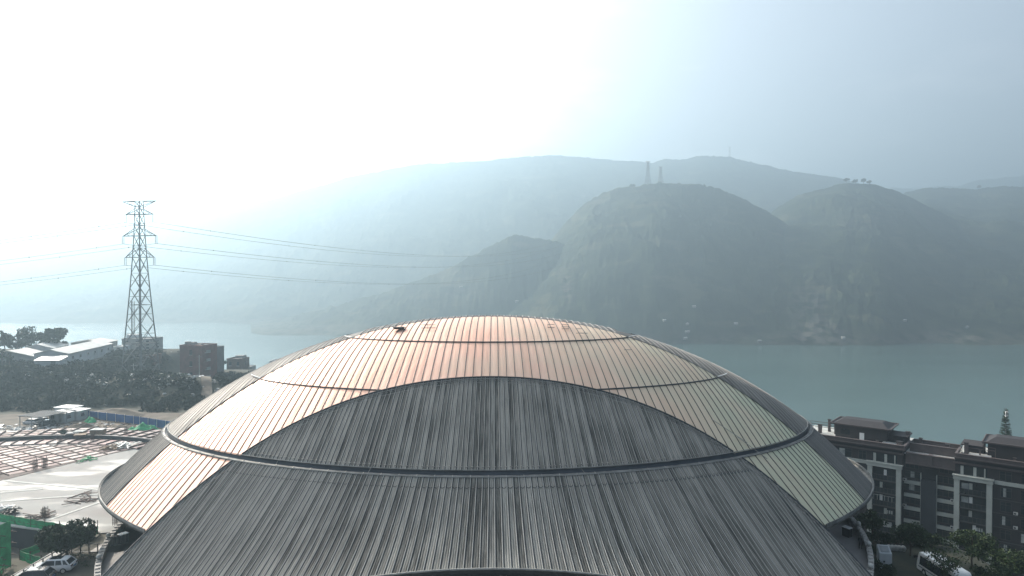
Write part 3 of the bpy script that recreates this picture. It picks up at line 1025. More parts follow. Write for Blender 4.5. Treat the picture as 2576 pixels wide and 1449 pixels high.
# parapets with projecting eaves
def parapet(b, x0, x1, zt, y0=-0.9):
    b.box(x0, x1, y0, y0 + .25, zt - .75, zt - .1)
    b.box(x0 - .1, x1 + .1, y0 - .15, y0 + .45, zt - .1, zt + .08)
    b.box(x0 - .1, x1 + .1, y0 - .25, y0 + 1.0, zt - 1.0, zt - .75)
    for x in (x0, x1 - .25):
        b.box(x, x + .25, y0 + .25, 6, zt - .75, zt - .1)
        b.box(x - .1, x + .35, y0 + .45, 6, zt - .1, zt + .08)
A_('parapet', 'apt_trim', lambda b: parapet(b, -6, 17.6, ZP))
A_('parapet', 'apt_trim', lambda b: parapet(b, 27.2, 58, ZP + .05))
def link(b):
    b.box(17.7, 27.1, -.1, .2, ZP - 3.7, ZP - 1.6)
    b.box(17.7, 27.1, -.35, .5, ZP - 1.6, ZP - 1.4)
    b.box(17.7, 27.1, -.3, 1.4, ZP - 3.95, ZP - 3.7)
    b.box(22.1, 22.9, -.25, 1.0, ZP - 3.7, ZP - 1.3)
A_('link_fascia', 'apt_trim', link)
def link_back(b):
    for y in (4.5, 9.5):
        b.box(17.7, 27, y, y + .2, ZP - 2.2, ZP - .3)
        b.box(17.7, 27, y - .15, y + .35, ZP - .3, ZP - .12)
A_('link_parapet', 'apt_trim', link_back)
A_('roof_deck', 'pale_concrete', lambda b: b.box(-6, 17, 0.1, 13.9, ZP - 1.0, ZP - .93))
A_('roof_deck', 'pale_concrete', lambda b: b.box(17.1, 26.9, 1.7, 12.9, ZP - 2.2, ZP - 2.1))
A_('roof_deck', 'pale_concrete', lambda b: b.box(27.1, 58, .1, 13.9, ZP - 1.0, ZP - .93))
for (x0, x1) in ((-6, 17.3), (26.7, 58)):
    A_('cornice', 'apt_trim', lambda b: (b.box(x0, x1, -.5, -.003, ZP - 2.2, ZP - 2.0), b.box(x0, x1, -.3, -.003, ZP - 2.0, ZP - 1.85)))
# penthouses with low hipped roofs
def pent(x0, x1, y0, y1, zt):
    w = A_('penthouse', 'apt_wall', lambda b: b.box(x0, x1, y0, y1, ZP - .92, zt))
    def rf(b):
        a = .9
        X0, X1, Y0, Y1 = x0 - a, x1 + a, y0 - a, y1 + a
        b.box(X0, X1, Y0, Y1, zt, zt + .25)
        i = 2.2
        b.add([(X0 + .6, Y0 + .6, zt + .25), (X1 - .6, Y0 + .6, zt + .25), (X1 - .6, Y1 - .6, zt + .25), (X0 + .6, Y1 - .6, zt + .25), (X0 + i, Y0 + i + .8, zt + 1.25), (X1 - i, Y0 + i + .8, zt + 1.25), (X1 - i, Y1 - i - .8, zt + 1.25), (X0 + i, Y1 - i - .8, zt + 1.25)],
              [(0, 1, 5, 4), (1, 2, 6, 5), (2, 3, 7, 6), (3, 0, 4, 7), (4, 5, 6, 7)])
    A_('roof', 'apt_roof', rf, w)
    def tr(b):
        a = .92
        X0, X1, Y0, Y1 = x0 - a, x1 + a, y0 - a, y1 + a
        for (p, q) in (((X0, Y0), (X1, Y0)), ((X1, Y0), (X1, Y1)), ((X1, Y1), (X0, Y1)), ((X0, Y1), (X0, Y0))):
            b.bar((p[0], p[1], zt + .3), (q[0], q[1], zt + .3), .22, .3)
    A_('roof_trim', 'apt_trim', tr, w)
    return w
pw = pent(2.0, 13.2, 3.2, 10.5, ZP + 2.3)
A_('door', 'white', lambda b: b.box(7.4, 8.4, 3.1, 3.22, ZP - .9, ZP + .9), pw)
A_('window', 'apt_glass', lambda b: b.box(3.2, 5.2, 3.12, 3.2, ZP + .1, ZP + 1.3), pw)
A_('wing', 'apt_wall', lambda b: (b.box(13.2, 16.6, 4.6, 9.5, ZP - .92, ZP + .9), b.box(12.6, 17.3, 4.0, 10, ZP + .9, ZP + 1.15)), pw)
pw = pent(32.6, 50, 3.2, 10.5, ZP + 2.3)
A_('door', 'white', lambda b: b.box(39.2, 40.5, 3.1, 3.22, ZP - .9, ZP + .9), pw)
A_('wing', 'apt_wall', lambda b: (b.box(28.2, 31.7, 4.6, 9.5, ZP - .92, ZP + 1.0), b.box(27.6, 31.65, 4.0, 10, ZP + 1.0, ZP + 1.25)), pw)
for (x, y, w, d, h_) in ((15.5, 1.6, 1.1, 1.0, 1.2), (11.3, 1.4, .5, .5, .8), (16.4, 7, .8, .8, 2.6), (28.5, 2, .7, .7, 2.9), (31.2, 2, .3, .3, 1.6), (37.2, 1.2, .4, .4, 1.1), (19, 8, .6, .6, 1.3), (24.5, 6, .7, .7, 1.1), (1.0, 6, .8, .6, 2.8), (-2.5, 5, .8, .6, 2.0), (-1, 8, .6, .6, 3.0)):
    c_ = A_('vent_stack', 'apt_trim', lambda b: b.box(x, x + w, y, y + d, ZP - .9, ZP - .9 + h_))
    A_('cap', 'apt_wall', lambda b: b.box(x - .12, x + w + .12, y - .12, y + d + .12, ZP - .9 + h_, ZP - .8 + h_), c_)
for (x0, x1, y) in ((-5, 2, 4), (-5, 2, 7), (28, 34, 2.6)):
    A_('roof_rail', 'apt_trim', lambda b: (b.bar((x0, y, ZP + .9), (x1, y, ZP + .9), .12), b.bar((x0, y, ZP + 1.5), (x1, y, ZP + 1.5), .12), b.bar((x0, y, ZP - 1), (x0, y, ZP + 1.5), .12), b.bar((x1, y, ZP - 1), (x1, y, ZP + 1.5), .12)))
A_('tank', 'pale_metal', lambda b: b.tube([(19.2, 10, ZP - 1.6), (20.9, 10, ZP - 1.6)], .55, 10))
A_('skylight', 'pale_metal', lambda b: b.box(12.5, 15.8, 1.2, 3.6, ZP - .9, ZP - .4))
A_('skylight', 'pale_metal', lambda b: b.box(29.3, 33.3, 1.2, 3.8, ZP - .9, ZP - .3))
# pale frames
ZF = ZP - 5.5
def pale_frame(x0, x1):
    def fn(b):
        b.box(x0, x0 + 1.0, -.75, -.003, ZB, ZF)
        b.box(x1 - 1.0, x1, -.75, -.003, ZB, ZF)
        b.box(x0 - .15, x1 + .15, -.95, -.003, ZF, ZF + .75)
        b.box(x0 - .3, x1 + .3, -1.1, -.003, ZF + .75, ZF + 1.0)
    A_('pale_frame', 'apt_frame', fn)
pale_frame(10.0, 16.9)
pale_frame(27.0, 33.8)
for (x0, x1) in ((-6, 9.8), (34.15, 58)): A_('pale_band', 'apt_frame', lambda b: b.box(x0, x1, -.35, -.003, ZF + .1, ZF + .85))
NF = 8
rg = random.Random(5)
def window(x0, x1, z0, z1, y, mull=2, fr='apt_wall', lit=0.0):
    w = A_('window', 'apt_glass', lambda b: b.box(x0, x1, y - .02, y + .05, z0, z1))
    def f(b):
        t = .07
        b.box(x0 - t, x1 + t, y - .07, y - .025, z0 - t, z0); b.box(x0 - t, x1 + t, y - .07, y - .025, z1, z1 + t)
        for i in range(mull + 1):
            x = x0 + (x1 - x0) * i / mull
            b.box(x - t / 2, x + t / 2, y - .065, y - .022, z0, z1)
        b.box(x0, x1, y - .06, y - .024, z0 + (z1 - z0) * .68, z0 + (z1 - z0) * .68 + t * .7)
    A_('window_frame', fr, f, w)
    if lit:
        c0 = x0 + (x1 - x0) * rg.uniform(0, .5)
        A_('curtain', 'curtain', lambda b: b.box(c0, c0 + (x1 - x0) * lit, y - .023, y - .0215, z0 + .05, z1 - .05), w)
    return w
for k in range(NF):
    zt = ZF - .35 - k * FH            # ceiling line of the storey
    zs = zt - 2.55
    # stair-side windows between pale spandrels in the recessed link
    for (x0, x1) in ((17.2, 20.45), (23.6, 26.85)):
        if k >= 0: window(x0 + .1, x1 - .1, zs + 1.0 + (.05 if k else 0), zt - .1, 1.55, 3, 'apt_slab', rg.choice([0, 0, .25, .35]))
        if k: A_('pale_spandrel', 'apt_frame', lambda b: b.box(x0, x1, 1.05, 1.58, zt, zt + .75))
    for (x0, x1) in ((11.0, 15.9), (28.0, 32.8)):     # balconies inside the frames
        bal = A_('balcony', 'apt_slab', lambda b: (b.box(x0, x1, -.7, -.004, zs - .3, zs - .02), b.box(x0, x1, -.72, -.66, zs + 1.02, zs + 1.1)))
        A_('glass_railing', 'apt_glass', lambda b: b.box(x0 + .05, x1 - .05, -.68, -.65, zs + .0, zs + 1.0), bal)
        A_('balcony_opening', 'apt_glass', lambda b: b.box(x0 + .15, x1 - .15, -.055, -.006, zs + .02, zt - .25), bal)
        q = rg.uniform(.3, .5)
        A_('white_pier', 'apt_frame' if rg.random() < .7 else 'white', lambda b: b.box(x0 + (x1 - x0) * q, x0 + (x1 - x0) * q + .6, -.12, -.06, zs, zt - .3), bal)
        def railposts(b):
            for i in range(7):
                x = x0 + .1 + (x1 - x0 - .25) * i / 6
                b.box(x, x + .05, -.7, -.65, zs, zs + 1.02)
        A_('rail_post', 'apt_slab', railposts, bal)
        if k in (2,) and x0 < 12: A_('enclosed_glazing', 'curtain', lambda b: [b.box(x0 + .3 + i * .75, x0 + .38 + i * .75, -.62, -.56, zs + 1.1, zt - .3) for i in range(6)] + [b.box(x0 + .3, x1 - .3, -.62, -.56, zt - .38, zt - .3)], bal)
        if k in (4,) and x0 < 12: [A_('curtain', 'curtain', lambda b: b.box(x0 + t, x0 + t + 1.3, -.1, -.06, zs + .6, zt - .4), bal) for t in (.8, 2.7)]
        if k in (0, 1) and x0 > 20: A_('curtain', 'curtain', lambda b: (b.box(x0 + .3, x0 + 1.6, -.1, -.06, zs + .3, zt - .4),), bal)
        if k == 3: [A_('laundry', 'curtain', lambda b: b.box(x0 + 3 + i * .45, x0 + 3.3 + i * .45, -.4, -.38, zs + 1.2, zt - .6), bal) for i in range(3)]
    # the remaining facade
    for (x0, x1) in ((-4.5, -1.5), (3.5, 6.5), (35.2, 37.0), (38.6, 42.2)):
        window(x0, x1, zs + .5, zt - .15, -.05, 2 if x1 - x0 < 3 else 3, 'apt_slab', rg.choice([0, .3, .4]))
    for (x0, x1) in ((-6, 9.9), (33.9, 58)):
        A_('floor_band', 'apt_slab', lambda b: b.box(x0, x1, -.12, -.004, zs - .2, zs - .02))
for (x, k) in ((17.0, 0), (17.0, 2), (17.05, 4), (26.2, 1), (26.2, 3), (26.2, 5), (7.2, 1), (7.2, 3), (37.4, 1), (37.4, 2), (37.4, 4), (37.4, 5), (42.8, 0), (42.8, 3)):
    z0_ = ZF - .35 - k * FH - 2.3
    yy = .75 if 17 <= x < 27 else -.6
    ac = A_('air_conditioner', 'pale_metal', lambda b: b.box(x, x + .75, yy, yy + .45, z0_, z0_ + .55))
    A_('fan_grille', 'black', lambda b: b.tube([(x + .3, yy - .012, z0_ + .28), (x + .3, yy - .004, z0_ + .28)], .2, 10), ac)
for (x0, x1) in ((20.45, 20.597), (23.503, 23.62)): A_('corner_fin', 'apt_frame', lambda b: b.box(x0, x1, .9, 1.58, ZB, ZF - .4))
# top storey above the frames
for (x0, x1) in ((11.0, 15.9), (28.0, 32.8)):
    A_('balcony_opening', 'apt_glass', lambda b: b.box(x0, x1, -.06, -.005, ZF + 1.05, ZF + 2.9))
    for t in (.1, 2.4): A_('white_pier', 'apt_frame', lambda b: b.box(x0 + t, x0 + t + .55, -.14, -.065, ZF + 1.05, ZF + 2.9))
    for x in (x1 - .5,): A_('white_pier', 'apt_frame', lambda b: b.box(x, x + .25, -.14, -.065, ZF + 1.05, ZF + 2.9))
for (x0, x1) in ((3.5, 6.5), (8, 9.6), (35, 37), (38.6, 42)):
    window(x0, x1, ZF + 1.1, ZF + 2.9, -.05, 2, 'apt_slab', rg.choice([0, .4]))
for (x0, x1) in ((17.4, 20), (24, 26.6)):
    for i in range(2): window(x0, x1, ZF + .3 + i * 0, ZF + 1.9, 1.55, 3, 'apt_slab') if i == 0 else None

# ------------------------------------------------------------------ things on the right flank
def ground_at(px, py, z_guess=-8.0):
    a, b = ray(px, py)
    for i in range(4000):
        d = 60 + i * 0.1
        z = CAM_Z + b * d
        if z <= gh(a * d, d): return Vector((a * d, d, gh(a * d, d)))
    return Vector((a * 100, 100, z_guess))

# person on the right-hand terrace
def person(loc, rz):
    o = tag(empty('person', loc, rz), 'person in dark clothes standing by the parapet of the round terrace', 'person')
    joints = {'pel': (0, 0, .95, .15), 'waist': (0, 0, 1.10, .145), 'chest': (0, .01, 1.32, .17), 'neck': (0, .0, 1.50, .065), 'head': (0, .03, 1.58, .085), 'top': (0, .03, 1.71, .075)}
    for s, n in ((-1, 'l'), (1, 'r')):
        joints.update({n + 'hip': (s * .10, 0, .90, .10), n + 'kn': (s * .12, .03 * s, .50, .065), n + 'an': (s * .13, -.02 + .05 * s, .09, .045), n + 'toe': (s * .15, .15 + .05 * s, .04, .04),
                       n + 'sh': (s * .19, 0, 1.42, .07), n + 'el': (s * .27, -.04, 1.15, .05), n + 'wr': (s * .27, .10, .93, .035), n + 'ha': (s * .26, .14, .86, .035)})
    E = [('pel', 'waist'), ('waist', 'chest'), ('chest', 'neck'), ('neck', 'head'), ('head', 'top')]
    for n in 'lr': E += [('pel', n + 'hip'), (n + 'hip', n + 'kn'), (n + 'kn', n + 'an'), (n + 'an', n + 'toe'), ('chest', n + 'sh'), (n + 'sh', n + 'el'), (n + 'el', n + 'wr'), (n + 'wr', n + 'ha')]
    K = list(joints)
    me = bpy.data.meshes.new('body')
    me.from_pydata([joints[k][:3] for k in K], [(K.index(a), K.index(b)) for a, b in E], [])
    ob = bpy.data.objects.new('body', me); COL.objects.link(ob); ob.parent = o
    sk = ob.modifiers.new('skin', 'SKIN')
    for i, k in enumerate(K):
        me.skin_vertices[0].data[i].radius = (joints[k][3],) * 2
        me.skin_vertices[0].data[i].use_root = (k == 'pel')
    sb = ob.modifiers.new('sub', 'SUBSURF'); sb.levels = 2; sb.render_levels = 2
    me.materials.append(mat('dark_clothes', (0.018, 0.018, 0.022), 0.85, vary=0.3, scale=4))
    MB().ball((0, .03, 1.66), .115, 10, 8, 1.15).build('hair', M['black'], o, True)
    return o
pp = at_z(2164, 1381, 0.0)
person(pp, R(-60))

# white kiosk pillar
def kiosk(loc):
    o = tag(empty('white_cabinet', loc, R(-12)), 'tall white utility cabinet with a sloping top below the terrace wall', 'cabinet')
    MB().hexa([(-.85, -.7, 0), (.85, -.7, 0), (.85, .7, 0), (-.85, .7, 0), (-.85, -.7, 2.5), (.85, -.7, 2.5), (.85, .7, 3.3), (-.85, .7, 3.3)]).build('body', M['shed_wall'], o, bevel=.06)
    MB().hexa([(-.6, -.5, 2.66), (.6, -.5, 2.66), (.6, .45, 3.2), (-.6, .45, 3.2), (-.6, -.5, 2.70), (.6, -.5, 2.70), (.6, .45, 3.24), (-.6, .45, 3.24)]).build('panel', M['steel'], o)
    MB().box(-.35, -.1, -.73, -.705, 1.2, 1.45).build('handle', M['black'], o)
    return o
kiosk(Vector((54.6, 99.5, -7.75)))

# coach
def coach(loc, rz):
    o = tag(empty('coach', loc, rz), 'white coach parked behind the leaning tree near the apartment block', 'coach')
    Lh, W, H = 4.1, 1.22, 3.1
    prof = [(-Lh, .35), (Lh - .1, .35), (Lh, .9), (Lh - .12, 1.6), (Lh - .55, H - .15), (Lh - .9, H), (-Lh + .3, H), (-Lh, H - .3)]
    mb = MB()
    vs = [(-W, y, z) for y, z in prof] + [(W, y, z) for y, z in prof]
    n = len(prof)
    mb.add(vs, [tuple(range(n))[::-1], tuple(range(n, 2 * n))] + [(i, (i + 1) % n, n + (i + 1) % n, n + i) for i in range(n)])
    mb.build('body', M['white'], o, bevel=.14)
    for s in (-1, 1):
        g = MB()
        g.hexa([(s * (W + .004), -Lh + .35, 1.35), (s * (W + .03), -Lh + .35, 1.35), (s * (W + .03), Lh - .75, 1.3), (s * (W + .004), Lh - .75, 1.3), (s * (W + .004), -Lh + .5, 2.6), (s * (W + .03), -Lh + .5, 2.6), (s * (W + .03), Lh - 1.0, 2.6), (s * (W + .004), Lh - 1.0, 2.6)])
        g.build('side_window', M['glass'], o)
        p = MB()
        for i in range(1, 5): p.box(s * (W + .02) - .02, s * (W + .02) + .02, -Lh + .5 + i * 1.4, -Lh + .58 + i * 1.4, 1.33, 2.6)
        p.build('window_pillar', M['black'], o)
        MB().box(s * (W + .01) - .02, s * (W + .01) + .02, -Lh + .4, Lh - .5, .9, 1.05).build('side_stripe', M['steel'], o)
        for y in (-2.5, 2.3):
            w = MB().tube([(s * (W - .18), y, .48), (s * (W + .03), y, .48)], .48, 16).build('wheel', M['rubber'], o)
            MB().tube([(s * (W + .03), y, .48), (s * (W + .05), y, .48)], .26, 12).build('rim', M['pale_metal'], w)
        MB().bar((s * W, Lh - .3, 2.3), (s * (W + .3), Lh + .1, 2.0), .1, .35).build('mirror', M['black'], o)
    MB().hexa([(-1.05, Lh - .13, 1.55), (1.05, Lh - .13, 1.55), (1.05, Lh - .05, 1.55), (-1.05, Lh - .05, 1.55), (-1.0, Lh - .58, 2.85), (1.0, Lh - .58, 2.85), (1.0, Lh - .48, 2.85), (-1.0, Lh - .48, 2.85)]).build('windscreen', M['glass'], o)
    MB().box(-.95, .95, -Lh - .03, -Lh + .02, 1.5, 2.5).build('rear_window', M['glass'], o)
    MB().box(-.6, .6, -.8, 1.4, H - .01, H + .22).build('roof_unit', M['white'], o, bevel=.08)
    for x in (-.9, .9): MB().box(x - .14, x + .14, -Lh - .04, -Lh + .01, .75, 1.05).build('tail_light', M['rust'], o)
    return o
coach(Vector((60.5, 95.2, -7.9)), R(2))

# trees and shrubs by the block
for (px, py, h, rx, sd, lab, mm, n) in (
        (2195, 1362, 4.6, 2.4, 11, 'small dark tree close behind the terrace parapet, beside the apartment block', 'leaf_dark', 3000),
        (2290, 1398, 5.2, 2.5, 12, 'round dark green tree between the white cabinet and the coach', 'leaf_dark', 3600),
        (2372, 1490, 6.6, 2.7, 13, 'thin leaning tree whose branches cross in front of the white coach', 'leaf', 950),
        (2445, 1436, 6.0, 3.0, 14, 'broad tree right of the coach against the apartment columns', 'leaf', 3600),
        (2530, 1475, 5.0, 3.2, 15, 'low bushy tree at the foot of the rightmost apartment windows', 'leaf', 3000)):
    p = ground_at(px, py)
    tree('tree', p, h, rx, sd, lab, 'trees by the apartment block', n, .17, mm, .12, .3, 30)
def shrub(loc, r, h, sd, lab, m='leaf_dark', n=500, group=None, leaf=.16):
    o = tag(empty('shrub', loc), lab, 'shrub', group)
    rg2 = random.Random(sd)
    cl = [(rg2.uniform(-r, r) * .6, rg2.uniform(-r, r) * .6, h * rg2.uniform(.3, .7), r * rg2.uniform(.3, .5)) for _ in range(9)]
    V, Fc = leaf_cloud(cl, n, leaf, sd)
    mesh_np('foliage', V, Fc, M[m], o)
    mb = MB()
    for c in cl[:4]: mb.tube([(0, 0, -.2), (c[0] * .5, c[1] * .5, c[2] * .6), c[:3]], [.05, .04, .02], 4)
    mb.build('stem', M['bark'], o)
    return o
for i, (px, py, r, lab) in enumerate(((2200, 1432, 1.6, 'dark shrub in front of the white cabinet'), (2232, 1449, 1.7, 'dark shrub right of the terrace wall at the lower frame edge'), (2206, 1400, 1.3, 'dark shrub between the parapet and the white cabinet'), (2420, 1470, 1.8, 'leafy shrub in front of the broad tree'), (2484, 1458, 1.7, 'leafy shrub below the tall pale column'))):
    shrub(ground_at(px, py), r, 1.8, 60 + i, lab, 'leaf_dark' if i < 3 else 'leaf', 700)
for i in range(11):
    shrub(ground_at(2196 + i * 20, 1366 + (i * 37 % 9)), 1.5 + .3 * math.sin(i * 2), 1.9, 80 + i, 'dark bush in the hedge-like row between terrace and apartment ground floor', 'leaf_dark', 520, 'bushes in front of the apartments')
# round white planters in a row
for i in range(5):
    p = ground_at(2236 + i * 9, 1383 + i * .6)
    o = tag(MB().ball((0, 0, .38), .42, 12, 8).tube([(0, 0, -.1), (0, 0, .06)], .3, 10).build('stone_ball', M['pale_concrete'], None, True), 'pale stone ball in the short row left of the round tree', 'stone ball', 'row of stone balls')
    o.location = p
def rail_fence(name, pts, h, lab, m='dark_steel', step=1.5, bars=0, cat='fence', w=.06, group=None):
    o = tag(empty(name, pts[0]), lab, cat, group)
    P0 = Vector(pts[0])
    rails = MB(); posts = []
    for a, b in zip(pts[:-1], pts[1:]):
        a, b = Vector(a), Vector(b)
        n = max(1, round((b - a).length / step))
        for zz in (h, h * .15): rails.bar(a - P0 + Vector((0, 0, zz)), b - P0 + Vector((0, 0, zz)), w)
        for i in range(n + 1):
            q = a.lerp(b, i / n) - P0
            posts.append(q)
        for i in range(int((b - a).length / bars) if bars else 0):
            q = a.lerp(b, i * bars / (b - a).length) - P0
            rails.bar(q + Vector((0, 0, h * .15)), q + Vector((0, 0, h)), w * .5)
    rails.build('rail', M[m], o)
    pm = MB().box(-.05, .05, -.05, .05, 0, h + .05).build('post', M[m], o)
    pm.location = posts[0]
    for q in posts[1:]:
        c = pm.copy(); COL.objects.link(c); c.location = q
    return o
rail_fence('railing', [ground_at(2196, 1362), ground_at(2262, 1368), ground_at(2330, 1376)], 1.1, 'thin metal railing in front of the apartment ground floor', 'steel', 2.0, .25)

# mast dressed as a conifer, behind the right penthouse
MAST = Vector((2530 - CX, 0, 0))
md = 215.0
mp = at_y(2530, 1060, md)
o = tag(empty('conifer_mast', (mp.x, md, gh(mp.x, md))), 'slim mast dressed as a conifer standing behind the right penthouse roof', 'mast')
ztop = at_y(2530, 1027, md).z - o.location.z
MB().tube([(0, 0, -1), (0, 0, ztop)], [.35, .10], 8).build('pole', M['steel'], o)
rg = random.Random(3); mb = MB()
for i in range(260):
    t = rg.random() ** .8
    z = ztop - .5 - t * 9.5
    r = .5 + 1.35 * t
    a = rg.uniform(0, TAU)
    e = Vector((r * math.cos(a), r * math.sin(a), z + .35))
    mb.bar((0, 0, z), e, .05)
    for q in (.55, .75, 1.0):
        c = Vector((0, 0, z)).lerp(e, q)
        mb.bar(c - Vector((.16 * math.sin(a), -.16 * math.cos(a), -.05)), c + Vector((.16 * math.sin(a), -.16 * math.cos(a), .05)), .09)
mb.build('branch', M['leaf_dark'], o)
MB().box(-.4, -.15, -.5, -.2, ztop - 2.6, ztop - .9).box(.1, .35, -.5, -.2, ztop - 2.4, ztop - .8).build('antenna', M['white'], o)

# ------------------------------------------------------------------ plaza slab, form-work deck and pit on the left
wet = mat('wet_concrete_slab', (0.22, 0.225, 0.218), 0.75, vary=0.12, scale=0.12, bump=0.1)
nt = wet.node_tree; p = nt.nodes['Principled BSDF']
tc = [n for n in nt.nodes if n.type == 'TEX_COORD'][0]
n1 = nt.nodes.new('ShaderNodeTexNoise'); n1.inputs['Scale'].default_value = 0.11; n1.inputs['Detail'].default_value = 6
mpw = nt.nodes.new('ShaderNodeMapping'); mpw.inputs['Rotation'].default_value = (0, 0, R(32)); mpw.inputs['Scale'].default_value = (.7, 1.6, 1)
nt.links.new(tc.outputs['Object'], mpw.inputs['Vector']); nt.links.new(mpw.outputs[0], n1.inputs['Vector'])
rw = nt.nodes.new('ShaderNodeValToRGB'); rw.color_ramp.elements[0].position = .50; rw.color_ramp.elements[1].position = .60
rw.color_ramp.elements[0].color = (.8, .8, .8, 1); rw.color_ramp.elements[1].color = (.42, .42, .42, 1)
nt.links.new(n1.outputs[0], rw.inputs[0]); nt.links.new(rw.outputs[0], p.inputs['Roughness'])
old = p.inputs['Base Color'].links[0].from_socket
n3 = nt.nodes.new('ShaderNodeTexNoise'); n3.inputs['Scale'].default_value = 0.06; n3.inputs['Detail'].default_value = 8
nt.links.new(mpw.outputs[0], n3.inputs['Vector'])
r3 = nt.nodes.new('ShaderNodeValToRGB'); r3.color_ramp.elements[0].position = .38; r3.color_ramp.elements[1].position = .62
r3.color_ramp.elements[0].color = (.20, .175, .165, 1); r3.color_ramp.elements[1].color = (.30, .31, .30, 1)
nt.links.new(n3.outputs[0], r3.inputs[0])
mxx = nt.nodes.new('ShaderNodeMix'); mxx.data_type = 'RGBA'; mxx.inputs['Factor'].default_value = .55
nt.links.new(old, mxx.inputs['A']); nt.links.new(r3.outputs[0], mxx.inputs['B']); nt.links.new(mxx.outputs['Result'], p.inputs['Base Color'])
poly = [(-140, slab_edge(-140)), (-73.3, 97.7), (-56.3, 92.9), (-53.9, 93.5), (-53.9, 86.4), (-50, 86.4), (-30, 110), (-30, 160), (-75, 160), (-140, 160)]
o = MB().prism(poly, -0.3, 0.0).build('plaza_slab', wet)
tag(o, kind='structure')
# thin raised joints in the slab
mb = MB()
for a, b in (((0, 1262), (330, 1237)), ((118, 1310), (325, 1238)), ((0, 1208), (250, 1232)), ((0, 1240), (110, 1230))):
    A, B = at_z(*a, 0.0), at_z(*b, 0.0)
    mb.bar(A + Vector((0, 0, .02)), B + Vector((0, 0, .02)), .5, .05)
tag(mb.build('slab_joint', M['pale_concrete']), 'pale raised cement strips crossing the wet concrete plaza', 'cement strip')

DECK = tag(empty('formwork_deck', (0, 0, 0)), 'pinkish form-work deck crossed by dark beams around a curved trench', 'formwork deck')
deck_m = mat('formwork_ply', (0.21, 0.13, 0.125), 0.75, vary=0.16, scale=0.22, second=(0.24, 0.17, 0.16))
def clip_poly(poly, half):     # Sutherland-Hodgman against a list of (nx, ny, c): keep nx*x + ny*y <= c
    for nx, ny, c in half:
        out = []
        for i in range(len(poly)):
            a, b = poly[i], poly[(i + 1) % len(poly)]
            da, db = nx * a[0] + ny * a[1] - c, nx * b[0] + ny * b[1] - c
            if da <= 0: out.append(a)
            if da * db < 0:
                t = da / (da - db)
                out.append((a[0] + (b[0] - a[0]) * t, a[1] + (b[1] - a[1]) * t))
        poly = out
        if len(poly) < 3: return []
    return poly
ex, ey = (0.84, -0.5427), (0.5427, 0.84)
ARC_C, ARC_R = (-94.0, 104.5), 42.3
LOW = [tuple(at_z(px, py, 0)[:2]) for px, py in ((-90, 1128), (40, 1124), (120, 1121), (345, 1119), (345, 1128), (255, 1147), (105, 1184), (0, 1210), (-90, 1222))]
cells = MB(); rgd = random.Random(9)
hp = []
for i in range(len(LOW)):
    a, b = LOW[i], LOW[(i + 1) % len(LOW)]
    nx, ny = (b[1] - a[1]), -(b[0] - a[0])
    hp.append((nx, ny, nx * a[0] + ny * a[1]))
cx_, cy_ = sum(q[0] for q in LOW) / len(LOW), sum(q[1] for q in LOW) / len(LOW)
if hp[0][0] * cx_ + hp[0][1] * cy_ > hp[0][2]: hp = [(-a, -b, -c) for a, b, c in hp]
SA, SB = 2.4, 2.8
base = MB().prism(LOW, .004, .05).build('deck_base', M['rust'], DECK)
for i in range(-30, 30):
    for j in range(-30, 30):
        if rgd.random() < .03: continue
        q = []
        for (u, v) in ((i * SA + .16, j * SB + .13), ((i + 1) * SA - .16, j * SB + .13), ((i + 1) * SA - .16, (j + 1) * SB - .13), (i * SA + .16, (j + 1) * SB - .13)):
            q.append((-92 + ex[0] * u + ey[0] * v, 132 + ex[1] * u + ey[1] * v))
        if math.hypot(q[0][0] + 92, q[0][1] - 132) > 60: continue
        q = clip_poly(q, hp)
        if q:
            zt = .08 + rgd.uniform(0, .03)
            cells.prism(q, .05, zt, None, rgd.choice([0, 0, 0, 1, 1, 2]))
deck2 = mat('formwork_ply_pale', (0.235, 0.18, 0.175), 0.6, vary=0.15, scale=0.25)
deck3 = mat('formwork_ply_red', (0.23, 0.115, 0.115), 0.6, vary=0.15, scale=0.25)
cells.build('deck_panel', [deck_m, deck2, deck3], DECK)
bmx = MB()
for i in range(-20, 20, 1):
    for s in (0, 1):
        if s == 0: A = (-92 + ex[0] * i * SA - ey[0] * 60, 132 + ex[1] * i * SA - ey[1] * 60); D_ = ey
        else: A = (-92 + ey[0] * i * SB - ex[0] * 60, 132 + ey[1] * i * SB - ex[1] * 60); D_ = ex
        lo, hi = 0, 120
        for nx, ny, c in hp:
            den = nx * D_[0] + ny * D_[1]; num = c - nx * A[0] - ny * A[1]
            if abs(den) < 1e-9: continue
            t = num / den
            if den > 0: hi = min(hi, t)
            else: lo = max(lo, t)
        if hi - lo > 1:
            bmx.bar((A[0] + D_[0] * lo, A[1] + D_[1] * lo, .13), (A[0] + D_[0] * hi, A[1] + D_[1] * hi, .13), .24, .14)
bmx.build('deck_beam', M['rust'], DECK)
